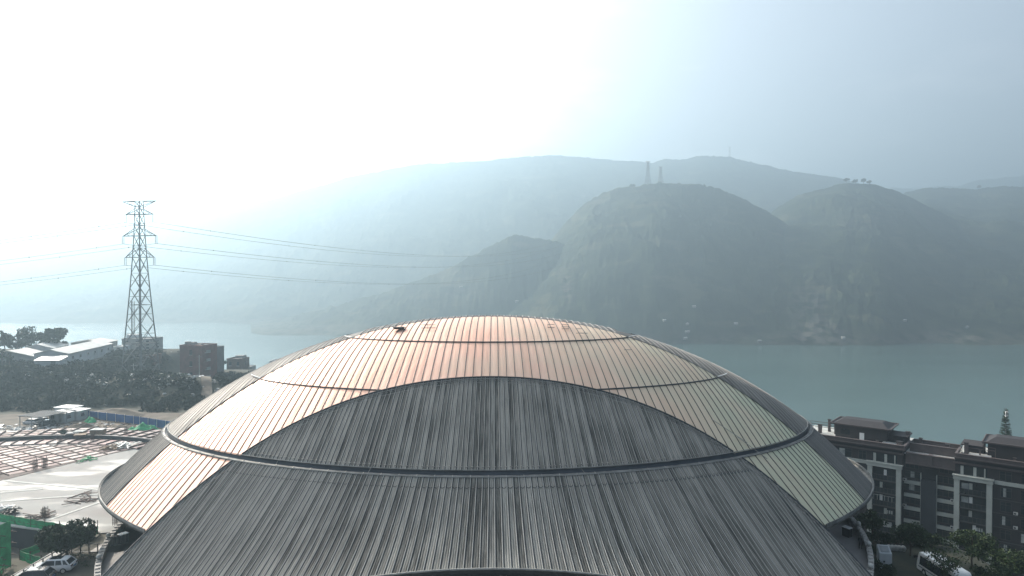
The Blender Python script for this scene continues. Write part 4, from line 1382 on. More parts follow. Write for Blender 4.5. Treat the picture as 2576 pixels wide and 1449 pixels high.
# upper ring segment of the deck, radial strips behind the dark curved trench wall
def arc(r, a0, a1, n, z=0.0): return [Vector((ARC_C[0] + r * math.sin(a0 + (a1 - a0) * i / n), ARC_C[1] + r * math.cos(a0 + (a1 - a0) * i / n), z)) for i in range(n + 1)]
A0, A1, NA = R(-32), R(28), 18
up = MB()
pts0, pts1, pts2 = arc(ARC_R + .6, A0, A1, NA), arc(ARC_R + 5, A0, A1, NA), arc(ARC_R + 9, A0, A1, NA)
for i in range(NA):
    for (p0, p1, k) in ((pts0, pts1, 0), (pts1, pts2, 1)):
        a, b, c, d = p0[i].lerp(p0[i + 1], .04), p0[i].lerp(p0[i + 1], .96), p1[i].lerp(p1[i + 1], .96), p1[i].lerp(p1[i + 1], .04)
        if k == 1: a, b = a.lerp(d, .04), b.lerp(c, .04)
        up.prism([a[:2], b[:2], c[:2], d[:2]], .0, .5 + rgd.uniform(0, .05), None, rgd.choice([0, 1, 1, 1, 2]))
up.build('ring_panel', [deck_m, deck2, deck3], DECK)
rb = MB()
for i in range(0, NA + 1):
    rb.bar(pts0[i] + Vector((0, 0, .62)), pts2[i] + Vector((0, 0, .62)), .25, .3)
for q in (pts1, arc(ARC_R + 2.8, A0, A1, NA), arc(ARC_R + 7, A0, A1, NA)):
    for i in range(NA): rb.bar(q[i] + Vector((0, 0, .58)), q[i + 1] + Vector((0, 0, .58)), .12, .12)
rb.build('radial_beam', M['rust'], DECK)
tw = MB(); t0, t1 = arc(ARC_R, A0, A1, 40), arc(ARC_R + .55, A0, A1, 40)
for i in range(40):
    tw.hexa([t0[i] + Vector((0, 0, .004)), t0[i + 1] + Vector((0, 0, .004)), t1[i + 1] + Vector((0, 0, .004)), t1[i] + Vector((0, 0, .004)), t0[i] + Vector((0, 0, .95)), t0[i + 1] + Vector((0, 0, .95)), t1[i + 1] + Vector((0, 0, .95)), t1[i] + Vector((0, 0, .95))])
tw.build('curved_beam', M['apt_panel'], DECK)
lowp = MB(); s0 = arc(ARC_R - 4.2, A0, A1, NA); s1 = arc(ARC_R - .3, A0, A1, NA)
for i in range(NA):
    lowp.prism([s0[i].lerp(s0[i + 1], .03)[:2], s0[i].lerp(s0[i + 1], .97)[:2], s1[i].lerp(s1[i + 1], .97)[:2], s1[i].lerp(s1[i + 1], .03)[:2]], .06, .2 + rgd.uniform(0, .05), None, rgd.choice([0, 1, 1, 2]))
lowp.build('inner_panel', [deck_m, deck2, deck3], DECK)
rb = MB()
for i in range(NA + 1): rb.bar(s0[i] + Vector((0, 0, .3)), s1[i] + Vector((0, 0, .3)), .2, .25)
rb.build('radial_beam', M['rust'], DECK)

# bundles, crates and starter bars lying on the deck and slab
def debris(name, p, r, n, m, lab, cat, sd, h=.5, lmax=2.2):
    rg3 = random.Random(sd); mb = MB()
    for _ in range(n):
        a = rg3.uniform(0, TAU); q = Vector((rg3.gauss(0, r * .5), rg3.gauss(0, r * .5), rg3.uniform(.04, h)))
        l = rg3.uniform(.4, lmax) * .5
        d = Vector((math.cos(a) * l, math.sin(a) * l, rg3.uniform(-.15, .15)))
        mb.bar(q - d, q + d, rg3.uniform(.06, .28), rg3.uniform(.04, .14))
    o = mb.build(name, M[m]); o.location = p
    return tag(o, lab, cat)
debris('timber_pile', at_z(285, 1127, .1), 1.6, 60, 'timber', 'scattered brown planks at the right end of the form-work deck', 'timber pile', 1, .5, 3)
debris('timber_pile', at_z(312, 1124, .1), 2.0, 60, 'pale_metal', 'pale jumbled boards heaped where deck meets the domed roof', 'timber pile', 2, .7, 3)
debris('rubble_heap', at_z(10, 1288, .0), 1.0, 90, 'white', 'small heap of white and dark rubble by the green netting', 'rubble heap', 3, .9, .9)
debris('rubble_heap', at_z(26, 1292, .0), .9, 60, 'black', 'dark scrap pile beside the white rubble at the left frame edge', 'rubble heap', 4, .7, .9)
debris('rebar_bundle', at_z(212, 1258, .05), 1.4, 10, 'rust', 'thin dark rods lying on the wet slab, upper bundle', 'rebar bundle', 5, .1, 6)
debris('rebar_bundle', at_z(225, 1242, .05), 1.5, 8, 'rust', 'thin dark rods lying on the wet slab near the roof edge', 'rebar bundle', 6, .1, 5)
debris('offcut_pile', at_z(100, 1300, .05), 1.6, 26, 'rust', 'thin rods strewn around the stake on the slab', 'offcut pile', 7, .12, 3)
debris('offcut_pile', at_z(220, 1156, .1), 1.6, 22, 'green_net', 'green netting scraps at the lower edge of the deck', 'netting scraps', 8, .2, 1.6)
def starter_bars(p, n, h, lab, sd):
    rg3 = random.Random(sd); mb = MB()
    for i in range(n):
        x, y = (i % 3) * .3 - .3, (i // 3) * .3 - .3
        mb.bar((x, y, 0), (x + rg3.uniform(-.05, .05), y + rg3.uniform(-.05, .05), h * rg3.uniform(.8, 1.1)), .05)
    for z in (.25, .5, .75): mb.bar((-.35, -.35, h * z), (.35, -.35, h * z), .04); mb.bar((-.35, .35, h * z), (.35, .35, h * z), .04)
    o = mb.build('starter_bars', M['rust']); o.location = p
    return tag(o, lab, 'rebar cage', 'rebar cages on the plaza')
for i, (px, py, h, lab) in enumerate(((88, 1181, 1.9, 'upright rebar cage on the deck lattice, left one of the close pair'), (113, 1176, 2.1, 'upright rebar cage on the deck lattice, right one of the close pair'), (112, 1303, 1.7, 'lone stake of upright bars on the wet slab'), (292, 1320, 1.6, 'upright bars on the slab below the bright roof corner'), (217, 1342, 1.1, 'short upright bars behind the green netting beside the big tree'), (318, 1095, 2.0, 'upright bars on the ring deck near the roof edge'), (233, 1110, 1.6, 'upright bars by the middle of the curved beam'), (152, 1112, 1.2, 'short upright bars at the left part of the curved beam'))):
    starter_bars(at_z(px, py, .1), 9, h, lab, i)
def crate(px, py, z, sx, sy, sz, rz, lab, m='timber', top='pale_concrete'):
    p = at_z(px, py, z)
    o = tag(empty('crate', p, rz), lab, 'crate', 'crates on the ring deck')
    mb = MB().box(-sx, sx, -sy, sy, .1, sz)
    for x in (-sx * .8, 0, sx * .8): mb.box(x - .08, x + .08, -sy, sy, 0, .1)
    mb.build('body', M[m], o)
    MB().box(-sx * 1.06, sx * 1.06, -sy * 1.06, sy * 1.06, sz, sz + .12).build('lid', M[top], o)
    return o
crate(201, 1094, .55, 1.0, .8, .8, .1, 'pale topped crate near the middle of the ring deck')
crate(247, 1136 - 43, .55, 1.3, .9, 1.1, .05, 'tallest pale topped crate on the ring deck, right of middle')
crate(203, 1099, .55, 1.1, .9, .5, .3, 'low brown crate in front of another crate on the ring deck', 'rust', 'timber')
crate(185, 1096, .55, 1.2, .8, .6, .2, 'flat pale crate left of the crates on the ring deck', 'timber', 'concrete')
shrub(at_z(320 - 6, 1093, .5) + Vector((-13.5, 0, .1)), 1.0, .9, 91, 'dark green netting bundle like a bush on the ring deck', 'leaf_dark', 300)

# green debris netting on posts
def net_fence(pts, h, lab, z=0.0, group='green netting fences'):
    P0 = Vector(pts[0])
    o = tag(empty('netting_fence', P0), lab, 'netting fence', group)
    mb = MB(); rails = MB(); posts = []
    for a, b in zip(pts[:-1], pts[1:]):
        a, b = Vector(a), Vector(b)
        n = max(2, int((b - a).length / .6))
        nrm = (b - a).cross(Vector((0, 0, 1))).normalized()
        prev = None
        for i in range(n + 1):
            q = a.lerp(b, i / n) - P0
            off = nrm * (.07 * math.sin(i * 2.3) + .04 * math.sin(i * 5.1))
            sag = .10 * abs(math.sin(i * math.pi / 3.5))
            cur = (q + off + Vector((0, 0, .05)), q - off * .6 + Vector((0, 0, h * .55)), q + off * .3 + Vector((0, 0, h - sag)))
            if prev:
                t = nrm * .015
                for k in (0, 1):
                    mb.hexa([prev[k] - t, cur[k] - t, cur[k] + t, prev[k] + t, prev[k + 1] - t, cur[k + 1] - t, cur[k + 1] + t, prev[k + 1] + t])
            prev = cur
        m = max(1, round((b - a).length / 2.6))
        for i in range(m + 1): posts.append(a.lerp(b, i / m) - P0)
        rails.bar(a - P0 + Vector((0, 0, h * .9)), b - P0 + Vector((0, 0, h * .9)), .05)
        rails.bar(a - P0 + Vector((0, 0, h * .4)), b - P0 + Vector((0, 0, h * .4)), .05)
    mb.build('netting', M['green_net'], o)
    rails.build('rail', M['rust'], o)
    for q in posts:
        MB().bar(q, q + Vector((0, 0, h + .35)), .07).build('post', M['rust'], o)
    return o
net_fence([at_z(-40, 1305, 0), at_z(0, 1313, 0), at_z(78, 1327, 0), at_z(150, 1339, 0), at_z(182, 1347, 0)], 1.25, 'long green netting fence along the slab edge above the dark pit')
net_fence([at_z(207, 1359, 0), at_z(234, 1349, 0), at_z(246, 1344, 0), at_z(246, 1337, 0)], 1.25, 'short green netting fence right of the big tree')
net_fence([at_z(101, 1389, -2.2), at_z(50, 1409, -2.2), at_z(104, 1428, -2.2), at_z(120, 1424, -2.2)], 1.3, 'bent green netting fence in the pit, left of the parked white car')
# retaining wall of the pit and scaffold tower
A, B = Vector((-150, slab_edge(-150), 0)), Vector((-57.3, slab_edge(-57.3), 0))
d = (B - A).normalized(); nv = Vector((-d.y, d.x, 0)) * -1
o = tag(empty('retaining_wall', A), 'dark retaining wall with a pale coping below the green netting', 'retaining wall')
Q = lambda s, n, z: d * s + nv * n + Vector((0, 0, z))
Lw = (B - A).length
MB().hexa([Q(0, .1, -3.6), Q(Lw, .1, -3.6), Q(Lw, 1.25, -3.6), Q(0, 1.25, -3.6), Q(0, .1, -.12), Q(Lw, .1, -.12), Q(Lw, 1.25, -.12), Q(0, 1.25, -.12)][::1]).build('wall_face', M['apt_panel'], o)
MB().hexa([Q(0, -.3, -.115), Q(Lw, -.3, -.115), Q(Lw, 1.4, -.115), Q(0, 1.4, -.115), Q(0, -.3, .05), Q(Lw, -.3, .05), Q(Lw, 1.4, .05), Q(0, 1.4, .05)]).build('coping', M['pale_concrete'], o)
def scaffold(loc, w, dp, h, lab):
    o = tag(empty('scaffold', loc, R(-8)), lab, 'scaffold', 'scaffolds with green netting')
    f = MB()
    for x in (-w / 2, 0, w / 2):
        for y in (-dp / 2, dp / 2): f.bar((x, y, 0), (x, y, h), .08)
    z = .3
    while z < h:
        for y in (-dp / 2, dp / 2): f.bar((-w / 2 - .6, y, z), (w / 2 + .9, y, z), .07)
        for x in (-w / 2, w / 2): f.bar((x, -dp / 2 - .4, z), (x, dp / 2 + .4, z), .07)
        z += 1.5
    f.bar((-w / 2, -dp / 2, 0), (w / 2, -dp / 2, h), .06)
    f.build('frame', M['rust'], o)
    n = MB(); k = 10
    for i in range(k):
        for j in range(int(h / .5)):
            x0, x1 = -w / 2 + w * i / k, -w / 2 + w * (i + 1) / k
            yy = lambda x, z: -dp / 2 - .1 - .06 * math.sin(x * 3 + z * 2)
            z0, z1 = j * .5 + .2, j * .5 + .7
            n.hexa([(x0, yy(x0, z0), z0), (x1, yy(x1, z0), z0), (x1, yy(x1, z0) + .02, z0), (x0, yy(x0, z0) + .02, z0), (x0, yy(x0, z1), z1), (x1, yy(x1, z1), z1), (x1, yy(x1, z1) + .02, z1), (x0, yy(x0, z1) + .02, z1)])
    for j in range(int(h / .5)):
        z0, z1 = j * .5 + .2, j * .5 + .7
        n.box(w / 2 + .06, w / 2 + .08, -dp / 2, dp / 2, z0, z1)
    n.build('netting', M['green_net'], o)
    for z in (1.6, 3.1, 4.6):
        if z < h: MB().box(-w / 2, w / 2, -dp / 2, dp / 2, z, z + .06).build('platform', M['timber'], o)
    return o
sc1 = at_z(-20, 1424, -2.9)
scaffold(Vector((-67.6, 88.0, -2.9)), 4.2, 1.6, 6.0, 'tall scaffold wrapped in bright green netting at the left frame edge')
scaffold(Vector((-66.2, 84.6, -2.9)), 4.4, 1.4, 2.9, 'low scaffold with green netting above the bushy tree at lower left')

# fences round the parking spot
rail_fence('glass_railing', [Vector((-57.0, 76.0, -.1)), Vector((-56.9, 79.0, -.1)), Vector((-56.4, 86.5, -.1)), Vector((-56.2, 91.5, -.1))], 1.1, 'dark railing along the low wall between the pit and the parked cars', 'dark_steel', 1.5, 0, 'railing', .09)
o = tag(MB().box(-58.4, -57.05, 74, 91.6, -3.2, .12).build('low_wall', M['concrete']), 'low concrete wall carrying the dark railing beside the pit', 'low wall')
rail_fence('gate_fence', [Vector((-56.0, 86.3, -.1)), Vector((-51.6, 86.3, -.1))], 1.2, 'dark framed fence between the big tree and the terrace wall', 'dark_steel', 1.1, 0, 'fence', .07)
rail_fence('gate_fence', [Vector((-52.3, 88.2, -.1)), Vector((-50.9, 89.3, -.1))], 1.3, 'short barred gate against the curved terrace wall', 'dark_steel', .7, .18, 'gate', .06)
# the two trees by the parking
tree('tree', Vector((-55.6, 84.6, -.15)), 4.4, 2.9, 31, 'spreading dark green tree behind the parked white car', None, 10000, .2, 'leaf_dark', .17, .22, 46)
tree('tree', Vector((-57.6, 74.2, -2.6)), 5.6, 2.6, 32, 'bushy tree cut by the lower left corner of the photo', None, 5200, .14, 'leaf', .14, .15, 40)
tag(leafo := mesh_np('weeds', *leaf_cloud([(random.uniform(-56, -51.5), random.uniform(82, 86), -.05, .5) for _ in range(60)], 2600, .07, 77, .25), M['leaf']), 'sparse weeds on the dry earth behind the parked cars', 'weeds', None, 'stuff')


# ------------------------------------------------------------------ cars
def car(loc, rz, paint, lab, scale=1.0, detail=True, group='parked cars', roof_glass=True):
    o = tag(empty('parked_car', loc, rz), lab, 'car', group)
    o.scale = (scale,) * 3
    # side outline along y (front is +y), widths per station
    st = [(-2.28, .45, .78, .80), (-2.2, .34, 1.02, .86), (-1.6, .30, 1.05, .92), (0.0, .28, 1.0, .94), (1.1, .30, .98, .92), (1.9, .34, .84, .86), (2.2, .42, .66, .72)]
    mb = MB(); rings = []
    for (y, z0, z1, w) in st:
        rings.append([(-w * .92, y, z0), (-w, y, z0 + .2), (-w, y, (z0 + z1) / 2 + .1), (-w * .93, y, z1), (w * .93, y, z1), (w, y, (z0 + z1) / 2 + .1), (w, y, z0 + .2), (w * .92, y, z0)])
    vs = [q for r in rings for q in r]; k = 8
    fs = [tuple(range(k)), tuple(range((len(rings) - 1) * k, len(rings) * k))[::-1]]
    for i in range(len(rings) - 1):
        for j in range(k): fs.append((i * k + j, i * k + (j + 1) % k, (i + 1) * k + (j + 1) % k, (i + 1) * k + j)[::-1])
    mb.add(vs, fs); mb.build('body', paint, o, bevel=.05)
    cab = [(-2.0, 1.03, .80, .74), (-1.55, 1.5, .68, .66), (-.9, 1.62, .66, .64), (.2, 1.60, .66, .64), (.75, 1.45, .70, .66), (1.35, 1.0, .82, .78)]
    g = MB()
    lower = [(-.84, -2.05), (.84, -2.05), (.84, 1.4), (-.84, 1.4)]
    g.add([(-.86, -2.1, 1.0), (.86, -2.1, 1.0), (.86, 1.35, .96), (-.86, 1.35, .96), (-.66, -1.55, 1.5), (.66, -1.55, 1.5), (.66, .55, 1.52), (-.66, .55, 1.52)],
          [(3, 2, 1, 0), (4, 5, 6, 7), (0, 1, 5, 4), (1, 2, 6, 5), (2, 3, 7, 6), (3, 0, 4, 7)])
    g.build('window', M['glass'], o)
    r = MB().add([(-.69, -1.72, 1.49), (.69, -1.72, 1.49), (.68, .6, 1.5), (-.68, .6, 1.5), (-.60, -1.5, 1.64), (.60, -1.5, 1.64), (.60, .35, 1.63), (-.60, .35, 1.63)],
                 [(3, 2, 1, 0), (4, 5, 6, 7), (0, 1, 5, 4), (1, 2, 6, 5), (2, 3, 7, 6), (3, 0, 4, 7)])
    rf = r.build('roof', paint, o, bevel=.04)
    if roof_glass: MB().box(-.5, .5, -1.0, .3, 1.636, 1.655).build('sunroof', M['glass'], rf)
    if detail:
        pl = MB()
        for s in (-1, 1):
            pl.bar((s * .86, -2.05, 1.0), (s * .67, -1.55, 1.52), .10)
            pl.bar((s * .87, 1.32, .97), (s * .67, .55, 1.53), .08)
            pl.bar((s * .872, -.5, .98), (s * .675, -.45, 1.52), .09)
            pl.bar((s * .885, -1.35, .98), (s * .68, -1.15, 1.52), .12)
            MB().bar((s * .9, 1.0, 1.0), (s * 1.12, .98, 1.05), .12, .16).build('mirror', paint, o)
            MB().box(s * .62 - .2, s * .62 + .2, -2.33, -2.2, .80, .95).build('tail_light', M['rust'], o)
            MB().box(s * .6 - .17, s * .6 + .17, 2.08, 2.2, .62, .74).build('headlight', M['pale_metal'], o)
        pl.build('pillar', paint, o)
        MB().box(-.30, .30, -2.34, -2.28, .6, .74).build('number_plate', M['blue_sheet'], o)
    for s in (-1, 1):
        for y in (-1.42, 1.42):
            w = MB().tube([(s * .70, y, .34), (s * .96, y, .34)], .34, 16).build('wheel', M['rubber'], o)
            MB().tube([(s * .955, y, .34), (s * .97, y, .34)], .21, 12).build('rim', M['pale_metal'], w)
    return o
paint_w = mat('white_car_paint', (0.62, 0.64, 0.66), 0.25, 0.0, vary=0.04, scale=1, spec=0.7)
paint_d = mat('dark_car_paint', (0.03, 0.034, 0.04), 0.18, 0.2, vary=0.1, scale=1, spec=0.8)
paint_g = mat('grey_car_paint', (0.30, 0.31, 0.33), 0.3, 0.2, vary=0.1, scale=1)
car(Vector((-54.7, 81.0, -.12)), R(98), paint_w, 'white car with a black glass roof parked under the spreading tree')
car(Vector((-55.2, 77.9, -.12)), R(100), paint_d, 'dark car partly cut by the lower frame edge in front of the white car')
for i, (px, py, pt, rz, lab) in enumerate(((80, 1066, paint_w, 80, 'small white car left of the site cabin, under the canopy'), (103, 1063, paint_g, 75, 'grey car nearest the white site cabin, beside the canopy'), (116, 1070, paint_d, 95, 'dark car between canopy and ring deck'))):
    p = at_z(px, py, 0); p.z = gh(p.x, p.y)
    car(p, R(rz), pt, lab, .9, False)


# ------------------------------------------------------------------ transmission towers and lines
def pylon(name, loc, H, bw, rz, lab, arm_dir, fine=True, m='tower_steel', group=None, k=1.0):
    """H height, bw base side; arms point along arm_dir (world angle)"""
    o = tag(empty(name, loc), lab, 'pylon', group)
    lv = [(a * H, b * bw) for a, b in ((0, .96), (.12, .84), (.23, .74), (.34, .63), (.44, .535), (.53, .455), (.61, .39), (.695, .33), (.745, .30), (.81, .26), (.865, .24), (.925, .215), (.965, .20), (.995, .19))]
    ca, sa = math.cos(rz), math.sin(rz)
    def cor(i):
        z, w = lv[i]; w /= 2
        return [Vector((ca * x * w - sa * y * w, sa * x * w + ca * y * w, z)) for x, y in ((-1, -1), (1, -1), (1, 1), (-1, 1))]
    n = len(lv)
    for c in range(4):
        lg = MB()
        for i in range(n - 1): lg.bar(cor(i)[c], cor(i + 1)[c], (.40 - .22 * i / n) * k)
        lg.build('leg', M[m], o)
    br = MB()
    for i in range(n - 1):
        a, b = cor(i), cor(i + 1)
        t = (.2 - .08 * i / n) * k
        for c in range(4):
            d = (c + 1) % 4
            br.bar(a[c], b[d], t); br.bar(a[d], b[c], t)
            if i in (2, 4, 6, 7, 8, 9, 10, 11, 12): br.bar(a[c], a[d], t)
            if fine and i < 6:
                mdl = (a[c] + b[d]) / 2
                br.bar(mdl, (a[c] + b[c]) / 2, t * .6); br.bar(mdl, (a[d] + b[d]) / 2, t * .6)
                br.bar((a[c] + mdl) / 2, a[c].lerp(b[c], .25), t * .5)
        if i in (2, 4, 6): br.bar(a[0], a[2], t * .7); br.bar(a[1], a[3], t * .7)
    br.build('lattice', M[m], o)
    ad = Vector((math.cos(arm_dir), math.sin(arm_dir), 0)); an = Vector((-ad.y, ad.x, 0))
    tips = []
    for (z, zu, L, ins) in ((.695 * H, .745 * H, .092 * H, 1), (.81 * H, .85 * H, .106 * H, 1), (.925 * H, .955 * H, .088 * H, 1), (.995 * H, .965 * H, .108 * H, 0)):
        for s in (-1, 1):
            arm = MB()
            w = .11 * bw
            tip = ad * (s * L) + Vector((0, 0, z))
            for q in (-1, 1):
                arm.bar(ad * (s * w) + an * (q * w) + Vector((0, 0, z)), tip, .30 * k)
                arm.bar(ad * (s * w) + an * (q * w) + Vector((0, 0, zu)), tip, .2 * k)
            for f in (.35, .65):
                p0 = (ad * (s * w) + Vector((0, 0, z))).lerp(tip, f)
                p1 = (ad * (s * w) + Vector((0, 0, zu))).lerp(tip, f)
                arm.bar(p0, p1, .1 * k); arm.bar(p0 - an * w * (1 - f), p0 + an * w * (1 - f), .1 * k)
                arm.bar(p1, (ad * (s * w) + Vector((0, 0, z))).lerp(tip, f + .3), .1 * k)
            arm.build('cross_arm', M[m], o)
            if ins:
                iz = .042 * H
                if fine:
                    im = MB()
                    for q in (-.35, .35):
                        c = tip + an * q
                        im.tube([c, c - Vector((0, 0, iz * .94))], .075, 6)
                        for e in range(9): im.ball(c - Vector((0, 0, .25 + iz * .8 * e / 9)), .13, 6, 4, .5)
                    im.bar(tip - an * .6 - Vector((0, 0, iz)), tip + an * .6 - Vector((0, 0, iz)), .14)
                    im.build('insulator', M['grey_render'], o)
                tips.append((s, z, Vector(loc) + tip - Vector((0, 0, iz))))
            else: tips.append((s, z, Vector(loc) + tip))
    return o, tips


def bank_at(px, d):
    x = ray(px, 700)[0] * d
    return Vector((x, d, gh(x, d)))

PYD = 232.0
pb = bank_at(352, PYD)
ph_ = at_y(347, 502, PYD).z - pb.z
py_o, TIPS = pylon('lattice_pylon', pb - Vector((0, 0, .3)), ph_, 9.2, R(-14), 'tall grey lattice pylon on the vegetated bank left of the dome', R(-14), True, k=.8)

def px_of(p):
    c, s_ = math.cos(PITCH), math.sin(PITCH)
    z = p.z - CAM_Z
    d = p.y * c - z * s_
    return CX + F * p.x / d, CY - F * (p.y * s_ + z * c) / d

# distant towers on the ridge
def far_pylon(px, top, d0, d1, H, lab, k):
    best = None
    for d in np.arange(d0, d1, 5.0):
        g = float(hills_h(np.array(float(px)), np.array(d)))
        e = abs(g + H - float(zpx(top, d)))
        if best is None or e < best[0]: best = (e, d, g)
    _, d, g = best
    p = at_y(px, 700, d)
    h = float(zpx(top, d)) - g
    return pylon('lattice_pylon', Vector((p.x, d, g - 1)), h + 1, 11, R(20), lab, R(10), False, 'dark_steel', 'pylons on the far ridge', k * .6)
fp1, FT1 = far_pylon(1629, 405, 1488, 1500, 66, 'faint pylon on the far ridge, left and taller one of the close pair', 2.6)
fp2, FT2 = far_pylon(1661, 419, 1490, 1502, 60, 'faint pylon on the far ridge, right one of the close pair', 2.4)
fp3, FT3 = far_pylon(1834, 369, 2300, 2660, 58, 'faint lone pylon on the crest of the far ridge', 2.0)

def conductor(A, B, sag, lab, n=70, tw=.22, r=.035, spacers=8, tmax=1.0):
    o = tag(empty('power_line', A), lab, 'power line', 'power lines of the tall pylon')
    mb = MB(); sp = MB()
    side = (B - A).cross(Vector((0, 0, 1))).normalized() * tw
    P = lambda t: (A.lerp(B, t) - Vector((0, 0, 4 * sag * t * (1 - t)))) - A
    for q in (-1, 1):
        mb.tube([P((i / n) ** 1.6 * tmax) + side * q for i in range(n + 1)], r * 1.0, 4)
    mb.build('wire', M['tower_steel'], o)
    for i in range(1, spacers + 1):
        t = (i / (spacers + 1.0)) ** 1.8 * tmax
        sp.bar(P(t) - side * 1.3, P(t) + side * 1.3, .16, .16)
        sp.bar(P(t) - Vector((0, 0, .18)), P(t) + Vector((0, 0, .18)), .14, .14)
    sp.build('spacer', M['dark_steel'], o)
    return o
zs_ = sorted(set(round(t[1], 2) for t in TIPS))
nm = {0: 'lowest', 1: 'middle', 2: 'upper'}
for k in range(3):
    for s in (-1, 1):
        a = [t[2] for t in TIPS if t[0] == s and abs(t[1] - zs_[k]) < .1][0]
        b = [t[2] for t in (FT1 if s < 0 else FT2) if t[0] == s][k]
        dz = b.z - a.z
        conductor(a, b, dz * .34 + (6 if k == 0 else 0), '%s sagging twin wire from the %s arm of the tall pylon across the river' % (nm[k], 'left' if s < 0 else 'right'))
        # towards the left, out of the frame
        e = Vector((-420, 205 + (0 if s < 0 else 10), a.z - 17 - k * 2))
        conductor(a, e, 7, '%s twin wire from the pylon %s arm leaving at the left frame edge' % (nm[k], 'left' if s < 0 else 'right'), 40, .22, .03, 6)

# slim lattice mast behind the pylon, and a small red-white mast further right
def mast(px, d, top, lab, m='steel', w=.7):
    p = bank_at(px, d)
    h = at_y(px, top, d).z - p.z
    o = tag(empty('radio_mast', p), lab, 'mast')
    f = MB(); tri = [Vector((w * math.cos(a), w * math.sin(a), 0)) for a in (0.3, 0.3 + TAU / 3, 0.3 + 2 * TAU / 3)]
    for c in tri: f.bar(c - Vector((0, 0, 1)), c + Vector((0, 0, h * .96)), .16)
    z = 0; i = 0
    while z < h * .94:
        for c in range(3):
            f.bar(tri[c] + Vector((0, 0, z)), tri[(c + 1) % 3] + Vector((0, 0, z + 1.4)), .09); f.bar(tri[c] + Vector((0, 0, z)), tri[(c + 1) % 3] + Vector((0, 0, z)), .08)
        z += 1.4
    f.build('lattice', M[m], o)
    MB().tube([(0, 0, h * .95), (0, 0, h)], .07, 5).build('tip', M['white'], o)
    return o
mast(333, 285, 752, 'slim ladder-like mast seen through the tall pylon', 'steel')
mast(617, 330, 886, 'small thin mast right of the dark block, against the pale water', 'rust', .45)


# ------------------------------------------------------------------ buildings on the bank
def gable_shed(name, lab, p, L, W, h, rise, rz, wall='shed_wall', roof='shed_roof', over=.35, cat='shed', doors=True, group=None):
    o = tag(empty(name, p, rz), lab, cat, group)
    MB().add([(-W / 2, 0, -2.5), (W / 2, 0, -2.5), (W / 2, L, -2.5), (-W / 2, L, -2.5), (-W / 2, 0, h), (W / 2, 0, h), (W / 2, L, h), (-W / 2, L, h), (0, 0, h + rise - .02), (0, L, h + rise - .02)],
             [(3, 2, 1, 0), (0, 1, 5, 8, 4), (2, 3, 7, 9, 6), (1, 2, 6, 5), (3, 0, 4, 7)]).build('wall', M[wall], o)
    r = MB(); t = .14
    for s in (-1, 1):
        e = W / 2 + over
        zz = h - rise * over / (W / 2)
        r.hexa([(s * e, -over, zz), (0, -over, h + rise), (0, L + over, h + rise), (s * e, L + over, zz), (s * e, -over, zz + t), (0, -over, h + rise + t), (0, L + over, h + rise + t), (s * e, L + over, zz + t)])
    rr_ = r.build('roof', M[roof], o)
    rib = MB()
    for s in (-1, 1):
        n = max(3, int(L / 1.5))
        for i in range(n + 1):
            y = L * i / n
            rib.bar((s * (W / 2 + over), y, h - rise * over / (W / 2) + t + .02), (0, y, h + rise + t + .02), .08, .06)
    rib.build('roof_rib', M[roof], rr_)
    if doors:
        MB().box(-.8, .8, -.06, -.004, 0, 2.2).build('door', M['dark_steel'], o)
        for y in np.arange(3, L - 2, 5.5):
            MB().box(W / 2 + .004, W / 2 + .06, y, y + 1.2, h * .45, h * .45 + 1.0).build('window', M['glass'], o)
    return o


def flat_block(name, lab, p, w, d, h, rz, wall, nx, nz, cat='building', parapet=.6, extras=None, side=2, z0=-4, win='glass'):
    o = tag(empty(name, p, rz), lab, cat)
    MB().box(-w / 2, w / 2, 0, d, z0, h).build('wall', M[wall], o)
    mb = MB()
    for (x0, x1, y0, y1) in ((-w / 2, w / 2, -.1, .2), (-w / 2, w / 2, d - .2, d + .1), (-w / 2 - .1, -w / 2 + .2, .2, d - .2), (w / 2 - .2, w / 2 + .1, .2, d - .2)):
        mb.box(x0, x1, y0, y1, h + .002, h + parapet)
    mb.build('parapet', M[wall], o)
    fh = h / max(nz, 1)
    def win_(x0, x1, y0, y1, za, zb):
        f = MB().box(x0, x1, y0, y1, za, zb).build('window', M[win], o)
        if y0 < 0: MB().box(x0 - .1, x1 + .1, y0 - .12, y0 - .005, za - .16, za - .02).build('sill', M['concrete'], f)
    for k in range(nz):
        za = k * fh + fh * .32
        for i in range(nx):
            cx = -w / 2 + w * (i + .5) / nx
            win_(cx - .55, cx + .55, -.05, -.004, za, za + fh * .42)
        for i in range(side):
            cy = d * (i + .5) / side
            MB().box(w / 2 + .004, w / 2 + .05, cy - .55, cy + .55, za, za + fh * .42).build('window', M[win], o)
    if extras: extras(o, w, d, h)
    return o

# long pale shed and its neighbours
pA = bank_at(126, 222); 
gable_shed('long_shed', 'long pale warehouse with a cream metal roof, nearest the pylon', pA, 34, 10, 4.0, 1.3, R(9), 'shed_wall', 'shed_roof', .5)
pB = bank_at(92, 238)
gable_shed('arched_shed', 'pale warehouse with a bluish roof between the long shed and the trees', pB, 16, 9.5, 4.0, 1.5, R(16), 'shed_wall', 'pale_metal', .4)
pB = bank_at(118, 216)
o = tag(empty('lean_to', pB, R(4)), 'low grey lean-to in front of the bluish roofed warehouse', 'shed')
MB().box(-3.8, 3.6, 0, 4, -2, 2.5).build('wall', M['shed_wall'], o)
MB().hexa([(-4.1, -.4, 2.52), (3.9, -.4, 2.52), (3.9, 4.3, 3.4), (-4.1, 4.3, 3.4), (-4.1, -.4, 2.66), (3.9, -.4, 2.66), (3.9, 4.3, 3.54), (-4.1, 4.3, 3.54)]).build('roof', M['pale_metal'], o)
MB().box(1.0, 2.4, -.05, -.004, 0, 2.2).build('door', M['steel'], o)
